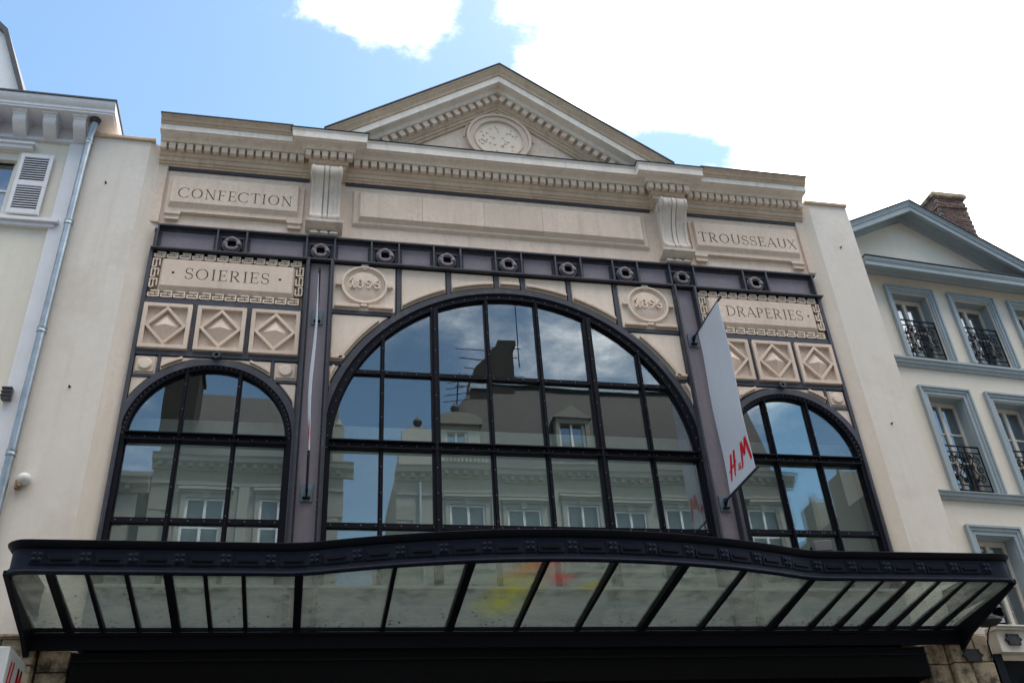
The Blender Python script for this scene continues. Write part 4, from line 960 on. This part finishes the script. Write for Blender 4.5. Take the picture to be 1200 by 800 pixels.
MB().tube([(-7.07, -.14, 5.72), (-7.07, -.20, 5.70), (-7.05, -.24, 5.70)], .028, 8).box(-7.12, -7.06, -.20, -.12, 5.66, 5.78).obj('lens_bracket', 'stone_recess', cm)
vb_ = thing('vent_box', 'small grey louvred box on the white pilaster strip', 'box', (-7.54, -.05, 8.7))
MB().box(-7.60, -7.47, -.15, -.05, 7.05, 7.25).obj('case', 'plastic_grey', vb_, bevel=.01)
for z in (7.09, 7.15, 7.21): MB().box(-7.605, -7.465, -.165, -.14, z, z+.022).obj('louvre', 'plaque_dark', vb_)

# ------------------------------------------------------------------ right neighbour (its front turns 4.5 degrees away)
rb = thing('gabled_house', 'cream gabled house with blue-grey trim and wrought iron window rails', 'building', (7.2+.036*10.396, .036*13.049, -.036*EYE), R(4.5), local=True); rb.scale = (1.036,)*3   # its front stands half a metre behind the shop's side wall
W1, W2 = .62, 1.46                              # spacing helpers of the bays
bays = [(.285, 1.395), (1.735, 2.845), (3.185, 4.295), (4.635, 5.745)]
levels = [(8.82, 10.46, .13), (6.12, 8.185, .16), (3.80, 5.50, .16)]
wall = MB(); edges = [-.12] + [v for a, b in bays for v in (a+.14, b-.14)] + [9.0]
for i in range(0, len(edges), 2): wall.box(edges[i], edges[i+1], 0, .6, 3.3, 10.75)
for a, b in bays:
    zz = [3.3, 3.81, 5.35, 6.13, 8.02, 8.83, 10.32, 10.75]
    for k in range(0, 8, 2): wall.box(a+.14, b-.14, .0, .6, zz[k], zz[k+1])
wall.prism([(-.12, 10.7), (4.6, 10.7), (1.45, 12.3), (-.12, 11.55)], 0, .6)
wall.obj('wall', 'render_right', rb)
MB().box(-.3, 9.2, .55, .7, 3.3, 10.7).box(-.3, 9.2, .7, 9, 3.3, 3.4).obj('inner_dark', 'room_dark', rb)
def rcorn(prof, x0, x1, name): return MB().prism(prof, x0, x1, 'yz').obj(name, 'paint_bluegrey', rb, smooth=False)
rcorn([(0, 10.70), (-.05, 10.70), (-.08, 10.735), (-.33, 10.74), (-.34, 10.60), (-.40, 10.60), (-.40, 10.68), (-.42, 10.70), (-.44, 10.745), (-.44, 10.765), (0, 10.80)], -.3, 9.0, 'cornice')
MB().box(-.3, 9.0, -.455, .02, 10.785, 10.80).obj('lead_flashing', 'lead_dark', rb)
ax, az = 1.24, 12.42
for sg_, xe, sl in ((-1, -.45, .515), (1, 4.3, .525)):
    prof = [(.4, 0), (-.45, 0), (-.45, .03), (-.43, .06), (-.42, .10), (-.40, .11), (-.40, .22), (-.33, .22), (-.33, .10), (-.08, .12), (-.05, .19), (.0, .20), (.4, .2)]
    n = len(prof); L_ = abs(xe-ax); v = [(ax, y, az-d) for y, d in prof]+[(xe, y, az-d-sl*L_) for y, d in prof]
    MB().add(v, [tuple(range(n)), tuple(range(2*n-1, n-1, -1))]+[(i, (i+1) % n, n+(i+1) % n, n+i) for i in range(n)]).obj('raking_cornice', 'paint_bluegrey', rb, smooth=False)
    v = [(ax, y, az+h_) for y, h_ in ((-.47, .0), (-.47, .025), (8, .025), (8, .0))]+[(xe, y, az+h_-sl*L_) for y, h_ in ((-.47, .0), (-.47, .025), (8, .025), (8, .0))]
    MB().add(v, [(0, 1, 2, 3), (7, 6, 5, 4)]+[(i, (i+1) % 4, 4+(i+1) % 4, 4+i) for i in range(4)]).obj('roof', 'slate', rb, smooth=False)
for z0, z1 in ((8.58, 8.745), (5.94, 6.075)):
    rcorn([(.05, z0), (-.05, z0), (-.06, z0+.05), (-.10, z0+.06), (-.10, z0+.11), (-.13, z0+.12), (-.13, z1), (.05, z1+.02)], -.08, 9.0, 'sill_band')
def railing(parent, c, z0, w_, h_):
    rl = MB().box(c-w_/2, c+w_/2, .035, .055, z0+h_-.025, z0+h_).box(c-w_/2, c+w_/2, .038, .052, z0+h_-.14, z0+h_-.12).box(c-w_/2, c+w_/2, .038, .052, z0+.13, z0+.15).box(c-w_/2, c+w_/2, .038, .052, z0+.03, z0+.05)
    for x in (-w_/2+.01, -.07, .07, w_/2-.01): rl.box(c+x-.008, c+x+.008, .037, .053, z0, z0+h_)
    rl = rl.obj('railing', 'iron_black', parent)
    sc = MB()
    def scroll(cx, cz, r_, turns, a0, d):
        pts = [(cx+r_*(1-.8*k/30)*math.cos(a0+d*turns*2*math.pi*k/30), .045, cz+r_*(1-.8*k/30)*math.sin(a0+d*turns*2*math.pi*k/30)) for k in range(31)]
        sc.tube(pts, .010, 5)
    hh = h_-.30; zz = z0+.16
    for s in (-1, 1):
        for (fx, fz, fr, a0, d) in ((.30, .80, .085, -1.2, 1), (.14, .55, .06, 2.5, -1), (.36, .50, .075, 1.9, 1), (.30, .20, .085, 1.2, -1), (.15, .12, .05, -2.0, 1), (.16, .88, .05, 2, -1)):
            scroll(c+s*fx*w_, zz+fz*hh, fr, 1.5, a0 if s > 0 else math.pi-a0, d*s)
        sc.tube([(c+s*.07, .045, zz+.02), (c+s*.20, .045, zz+hh*.3), (c+s*.10, .045, zz+hh*.55), (c+s*.24, .045, zz+hh*.98)], .010, 5)
    sc.tube([(c, .045, zz), (c, .045, zz+hh)], .010, 5)
    for k in range(3): scroll(c, zz+hh*(.2+.3*k), .045, 1.0, 0, 1)
    sc.obj('scrollwork', 'iron_black', rl)['kind'] = 'stuff'
def rwindow(a, b, z0, z1, f, rail):
    A = [(a, z0), (a, z1), (b, z1), (b, z0)]
    fr = MB(); i1 = .055; i2 = f
    q_ = lambda e: [(a+e, z0), (a+e, z1-e), (b-e, z1-e), (b-e, z0)]
    fr.band(q_(0), q_(.035), -.075, .02).band(q_(.035), q_(.09), -.05, .02).band(q_(.09), q_(f), -.03, .03)
    w_ = fr.obj('window', 'paint_bluegrey', rb)
    rv_ = MB(); o = q_(f-.004); i_ = q_(f+.012); rv_.band(o, i_, .03, .34); rv_.obj('reveal', 'paint_bluegrey', w_)
    ca, cb, cz0, cz1 = a+f+.012, b-f-.012, z0+.02, z1-f-.012
    cs = MB(); y0, y1 = .22, .28; mid = (ca+cb)/2
    cs.box(ca, ca+.055, y0, y1, cz0, cz1).box(cb-.055, cb, y0, y1, cz0, cz1).box(ca+.055, cb-.055, y0, y1, cz1-.085, cz1).box(ca+.055, cb-.055, y0, y1, cz0, cz0+.09).box(mid-.036, mid+.036, y0-.012, y1, cz0+.09, cz1-.085)
    nb = 3 if z1-z0 > 1.8 else 2; hs = [cz0+.09+(cz1-cz0-.175)*k/nb for k in range(1, nb)]
    for h_ in hs: cs.box(ca+.055, mid-.036, y0+.01, y1-.01, h_-.016, h_+.016).box(mid+.036, cb-.055, y0+.01, y1-.01, h_-.016, h_+.016)
    cs.obj('casement', 'paint_offwhite', w_, bevel=.004)
    zs = [cz0+.09]+hs+[cz1-.085]
    for xa, xb in ((ca+.055, mid-.036), (mid+.036, cb-.055)):
        for k in range(len(zs)-1): MB().box(xa, xb, .248, .256, zs[k], zs[k+1]).obj('pane', 'glass_house', w_, smooth=False)
    if rail: railing(w_, (a+b)/2, z0+.02, b-a-2*f-.02, rail)
for k, (a, b) in enumerate(bays):
    for (z0, z1, f), rl in zip(levels, (.88, .90, 0)):
        rwindow(a, b, z0, z1, f, rl)
# ground-floor shop of the neighbour
MB().box(.04, 9.0, -.20, .0, 3.37, 3.70).box(.0, 9.0, -.26, .0, 3.70, 3.735).box(.0, 9.0, -.30, .0, 3.736, 3.765).obj('shop_board', 'paint_offwhite', rb, bevel=.006)
MB().box(.10, 9.0, .02, .1, -EYE, 3.369).obj('shopfront', 'shop_black', rb)
MB().box(-.05, .10, -.10, .1, -EYE, 3.369).obj('shop_pilaster', 'iron_black', rb)
MB().ring(.62, 3.0, .05, .10, -.10, -.06, 20).obj('round_badge', 'paint_white', rb)
def to_world(lx, ly): a = R(4.5); lx, ly = lx*1.036, ly*1.036; return 7.574+lx*math.cos(a)-ly*math.sin(a), .47+lx*math.sin(a)+ly*math.cos(a)
wx, wy = to_world(.30, -.225); plaque('dark shaped plaque on the cream shop board', (wx, 3.683), wy, .23, .18, R(4.5))
wx, wy = to_world(.10, -.30); floodlight('grey floodlight standing on the cream shop board', wx, wy, 4.02, R(-20), .17, .15, .13)
# brick chimney behind the gable
ch = thing('brick_chimney', 'tall red brick chimney with stone cap behind the gabled roof', 'chimney', (12.2, 3, 12))
cx0, cx1, cy0, cy1 = 11.88, 12.72, 2.5, 3.9
MB().box(cx0+.01, cx1-.01, cy0+.01, cy1-.01, 10.6, 15.45).obj('core', 'mortar', ch)
bm1 = MB().box(-.098, .098, -.012, .05, -.028, .028).mesh('brick', 'brick', z=0, smooth=False)
bm2 = MB().box(-.012, .05, -.098, .098, -.028, .028).mesh('brick', 'brick', z=0, smooth=False)
nbk = 0
z = 13.55; row = 0
far = MB()
while z < 15.42:
    off = .105 if row % 2 else 0
    d = .03 if 15.10 < z < 15.24 else 0
    for k in range(5):
        x = cx0+.10-off+.21*k
        if cx0+.02 < x < cx1-.02:
            o = bpy.data.objects.new('brick', bm1); COL.objects.link(o); attach(o, ch); o.location = (min(max(x, cx0+.10), cx1-.10), cy0-d+random.uniform(-.004, .004), z+EYE)
    for k in range(7):
        y = cy0+.10+off+.21*k
        if y < cy1-.05: far.box(cx0-.012-d, cx0+.02, y-.098, y+.098, z-.028, z+.028)
    z += .071; row += 1
far.obj('flank_bricks', 'brick', ch, smooth=False)['kind'] = 'stuff'
MB().box(cx0-.07, cx1+.07, cy0-.07, cy1+.07, 15.43, 15.56).obj('cap', 'stone_old', ch, bevel=.02)
MB().lathe([(.13, 0), (.12, .14), (.10, .16)], (cx0+.05, cy0+1.0, 15.5), 'z', 14).obj('clay_pot', 'clay', ch)

# ------------------------------------------------------------------ houses across the street, seen mirrored in the panes
def opp_window(parent, cx, z0, z1, w_, y=-15.0, frame='paint_white'):
    f = MB().band([(cx-w_/2-.14, z0), (cx-w_/2-.14, z1+.14), (cx+w_/2+.14, z1+.14), (cx+w_/2+.14, z0)], [(cx-w_/2, z0), (cx-w_/2, z1), (cx+w_/2, z1), (cx+w_/2, z0)], y-.1, y+.06).box(cx-w_/2-.2, cx+w_/2+.2, y-.05, y+.14, z0-.12, z0).obj('window', 'render_opposite_pale', parent)
    MB().box(cx-w_/2-.22, cx+w_/2+.22, y, y+.20, z1+.22, z1+.30).box(cx-w_/2-.16, cx+w_/2+.16, y, y+.12, z1+.15, z1+.219).prism([(cx-.09, z1-.02), (cx+.09, z1-.02), (cx+.13, z1+.16), (cx-.13, z1+.16)], y+.05, y+.11).obj('hood', 'render_opposite_pale', f)
    rl = MB().box(cx-w_/2, cx+w_/2, y+.02, y+.05, z0+.78, z0+.82).box(cx-w_/2, cx+w_/2, y+.02, y+.05, z0+.08, z0+.11)
    for k in range(11): rl.box(cx-w_/2+.05+(w_-.1)*k/10-.008, cx-w_/2+.05+(w_-.1)*k/10+.008, y+.027, y+.043, z0, z0+.80)
    rl.obj('rail', 'iron_black', f)
    MB().box(cx-w_/2, cx-w_/2+.07, y-.06, y, z0, z1).box(cx+w_/2-.07, cx+w_/2, y-.06, y, z0, z1).box(cx-.04, cx+.04, y-.06, y+.01, z0, z1).box(cx-w_/2+.07, cx+w_/2-.07, y-.06, y, z1-.07, z1).box(cx-w_/2+.07, cx+w_/2-.07, y-.055, y-.005, (z0+z1)/2+.2, (z0+z1)/2+.25).obj('casement', frame, f)
    MB().box(cx-w_/2+.07, cx+w_/2-.07, y-.05, y-.04, z0, z1-.07).obj('pane', 'glass_opposite', f, smooth=False)
    MB().box(cx-w_/2+.0, cx+w_/2, y-.16, y-.14, z0, z1).obj('curtain', 'curtain', f)
def opposite(name, lab, x0, x1, ztop, wins, material='render_opposite', depth=9.0, y=-15.0):
    t = thing(name, lab, 'building', ((x0+x1)/2, y-2, 0), group=None)
    ww = 1.15
    xs = sorted(wins); m_ = MB(); levels_ = [(10.0, 12.15), (7.0, 9.2), (4.0, 6.2)]
    ed = [x0]+[v for c in xs for v in (c-ww/2, c+ww/2)]+[x1]
    for i in range(0, len(ed), 2): m_.box(ed[i], ed[i+1], y-.6, y, -EYE, ztop)
    for c in xs:
        zz = [-EYE, 4.0, 6.2, 7.0, 9.2, 10.0, 12.15, ztop]
        for k in range(0, 8, 2): m_.box(c-ww/2, c+ww/2, y-.6, y, zz[k], zz[k+1])
    m_.box(x0, x0+.4, y-depth, y-.6, -EYE, ztop).box(x1-.4, x1, y-depth, y-.6, -EYE, ztop).box(x0, x1, y-depth-.3, y-depth, -EYE, ztop)
    m_.obj('wall', material, t)
    MB().box(x0+.4, x1-.4, y-.72, y-.62, -EYE, ztop-.1).obj('inner_dark', 'room_dark', t)
    for c in xs:
        for z0, z1 in levels_: opp_window(t, c, z0, z1, ww, y)
    MB().prism([(y-.3, ztop), (y+.0, ztop-.42), (y+.10, ztop-.40), (y+.12, ztop-.25), (y+.32, ztop-.18), (y+.34, ztop-.05), (y+.42, ztop), (y-.3, ztop+.02)], x0-.05, x1+.32, 'yz').obj('cornice', 'render_opposite_pale', t)
    for xq in (x0, x1-.55):
        for k in range(26):
            if -EYE+.3+.52*k+.48 < ztop-.5: MB().box(xq+(0 if k % 2 else .0), xq+(.55 if k % 2 else .40), y, y+.045, -EYE+.3+.52*k, -EYE+.3+.52*k+.48).obj('quoin', 'render_opposite', t)
    for k in range(int((x1-x0)/.32)): MB().box(x0+.12+.32*k, x0+.26+.32*k, y+.1, y+.26, ztop-.36, ztop-.22).obj('modillion', 'render_opposite', t)
    for a_, b_ in zip(xs, xs[1:]):
        if b_-a_ > 1.75: MB().box((a_+b_)/2-.16, (a_+b_)/2+.16, y, y+.06, 6.63, 12.54).obj('pilaster', 'render_opposite_pale', t)
    MB().tube([(x0+.75, y+.09, ztop-.45), (x0+.75, y+.09, -1.4)], .055, 8).obj('drainpipe', 'zinc', t)
    MB().box(x0, x1, y, y+.07, 9.55, 9.72).box(x0, x1, y, y+.05, 6.5, 6.62).box(x0, x1, y, y+.06, 12.55, 12.66).obj('string_course', 'render_opposite_pale', t)
    return t
oa = opposite('opposite_house', 'plain beige house mirrored in the side window beside the SOIERIES bay', -8.05, -2.25, 13.42, [-6.35, -4.15])
MB().prism([(-15.0, 13.45), (-24, 13.45), (-18.5, 17.8)], -8.0, -2.4, 'yz').obj('roof', 'slate', oa)
MB().box(-8.0, -6.95, -17.0, -15.6, 13.4, 17.6).box(-8.08, -6.87, -17.1, -15.5, 17.2, 17.35).obj('chimney_stack', 'brick_dark', oa)
MB().lathe([(.12, 0), (.10, .25), (.16, .32), (.05, .5), (0, .62)], (-4.9, -16.2, 14.6), 'z', 10).obj('finial', 'slate', oa)
MB().box(-2.62, -2.25, -15.5, -15.02, 13.42, 14.95).lathe([(.12, 0), (.17, .12), (.08, .3), (0, .42)], (-2.45, -15.25, 14.95), 'z', 12).obj('corner_pier', 'render_opposite', oa)
ob = opposite('opposite_mansion', 'large beige house with slate mansard, dormer and urns mirrored in the central window', -.46, 13.2, 13.45, [1.7, 3.6, 5.55, 7.25, 9.0, 10.9, 12.2], 'render_opposite_pale')
MB().box(-.40, 1.0, -15.6, -15.05, 13.46, 14.78).box(-.2, .5, -15.55, -15.1, 14.78, 14.95).obj('parapet', 'render_opposite_pale', ob)
urn = lambda x, z: MB().lathe([(.10, 0), (.06, .08), (.15, .22), (.16, .30), (.10, .38), (.06, .46), (.0, .55)], (x, -15.3, z), 'z', 14).obj('urn', 'lead_dark', ob)
bl = MB().box(1.0, 2.45, -15.12, -15.0, 14.02, 14.10).box(1.0, 2.45, -15.12, -15.0, 13.46, 13.52)
for k in range(11): bl.lathe([(.03, 0), (.05, .12), (.025, .3), (.045, .5)], (1.07+.131*k, -15.06, 13.52), 'z', 6)
bl.obj('balustrade', 'render_opposite_pale', ob)
MB().box(2.4, 13.1, -15.35, -15.12, 13.5, 13.72).box(2.3, 12.7, -16.12, -15.85, 17.15, 17.35).obj('zinc_ridge', 'zinc', ob)
urn(.15, 14.95); urn(1.62, 15.72)
d_ = MB().box(.95, 1.24, -17, -15.1, 13.46, 15.2).box(2.0, 2.42, -17, -15.1, 13.46, 15.2).box(1.24, 2.0, -17, -15.1, 13.46, 14.25).box(1.24, 2.0, -17, -15.1, 14.97, 15.2).obj('dormer', 'render_opposite_pale', ob)
MB().prism([(.85, 15.2), (2.5, 15.2), (2.5, 15.32)] + [(1.675+.82*math.cos(R(a)), 15.32+.36*math.sin(R(a))) for a in range(0, 181, 15)] + [(.85, 15.32)], -17, -14.95).obj('dormer_pediment', 'render_opposite', d_)
MB().box(1.24, 2.0, -15.32, -15.28, 14.25, 14.97).obj('pane', 'glass_house', d_)
MB().box(1.24, 1.32, -15.3, -15.2, 14.25, 14.97).box(1.92, 2.0, -15.3, -15.2, 14.25, 14.97).box(1.59, 1.65, -15.3, -15.2, 14.25, 14.97).obj('casement', 'paint_white', d_)
MB().add([(-.3, -15.2, 13.46), (13.1, -15.2, 13.46), (13.1, -23.5, 13.46), (-.3, -23.5, 13.46), (2.4, -16.0, 17.2), (12.6, -16.0, 17.4), (12.6, -22.5, 17.4), (2.4, -22.5, 17.2), (3.5, -19.5, 18.3), (11, -19.5, 18.3)],
         [(0, 1, 5, 4), (1, 2, 6, 5), (2, 3, 7, 6), (3, 0, 4, 7), (4, 5, 9, 8), (5, 6, 9), (6, 7, 8, 9), (7, 4, 8)]).obj('mansard_roof', 'slate_courses', ob, smooth=False)
MB().prism([(2.2, 13.6), (2.2, 16.1), (2.42, 18.0), (2.55, 18.2), (3.30, 18.95), (3.36, 19.2), (4.02, 19.2), (4.05, 19.0), (3.92, 18.9), (3.86, 13.6)], -17.2, -15.9).obj('chimney_stack', 'brick_dark', ob)
an = thing('roof_aerial', 'spindly roof aerial mirrored beside the dark chimney', 'aerial', (2.4, -16.2, 17))
aa = MB().tube([(3.05, -16.0, 15.5), (3.05, -16.0, 19.6)], .03, 5).tube([(4.1, -15.85, 18.0), (4.1, -15.85, 21.2)], .022, 5).tube([(1.65, -15.6, 15.0), (1.85, -15.6, 17.6)], .025, 5)
for z, l in ((17.5, .35), (17.25, .4), (17.0, .45), (16.75, .5), (16.5, .55)): aa.tube([(1.82-l, -15.6, z-.1), (1.82+l*.8, -15.6, z+.08)], .016, 4)
for z, l in ((18.9, .9), (18.5, .8), (18.1, .7), (17.7, .95), (17.3, .9)): aa.tube([(3.05-l*1.4, -16.0, z), (3.05+l*1.3, -16.0, z)], .02, 4)
aa.obj('mast', 'iron_black', an)
for dx in (5.1,):
    dd = MB().box(dx-.1, dx+.02, -17.5, -15.25, 13.5, 15.6).box(dx+1.0, dx+1.15, -17.5, -15.25, 13.5, 15.6).box(dx+.02, dx+1.0, -17.5, -15.25, 15.4, 15.6).prism([(dx-.2, 15.6), (dx+1.25, 15.6), (dx+.52, 16.1)], -17.5, -15.15).obj('dormer', 'render_opposite', ob)
    MB().box(dx+.02, dx+1.0, -15.5, -15.46, 13.6, 15.4).obj('pane', 'glass_house', dd)
    MB().box(dx+.02, dx+.10, -15.45, -15.38, 13.6, 15.4).box(dx+.92, dx+1.0, -15.45, -15.38, 13.6, 15.4).box(dx+.47, dx+.55, -15.45, -15.38, 13.6, 15.4).obj('casement', 'paint_white', dd)
oc = opposite('opposite_corner_house', 'beige corner house mirrored in the side window beside the DRAPERIES bay', 16.6, 30.0, 13.2, [18.2, 20.5, 23, 26], depth=30)
MB().prism([(-15.0, 13.2), (-45, 13.2), (-45, 13.6), (-30, 15.4)], 18.5, 30, 'yz').obj('roof', 'slate', oc)
for k, yk in enumerate((-17, -19.5, -26, -33)): MB().box(16.9, 17.7, yk-1.0, yk, 13.2, 14.9-.25*k).lathe([(.12, 0), (.1, .35)], (17.1, yk-.3, 14.9-.25*k), 'z', 8).lathe([(.12, 0), (.1, .35)], (17.5, yk-.8, 14.9-.25*k), 'z', 8).obj('chimney_stack', 'render_opposite', oc)
od = opposite('opposite_low_house', 'lower beige house mirrored at the edge of the SOIERIES side window', -22, -8.4, 12.6, [-20, -17.5, -15, -12.6, -10.2], 'render_opposite_pale')
MB().prism([(-15.0, 12.62), (-24, 12.62), (-19.5, 15.0)], -22, -8.45, 'yz').obj('roof', 'slate', od)
for o in list(bpy.data.objects):
    if '_world' in o: del o['_world']
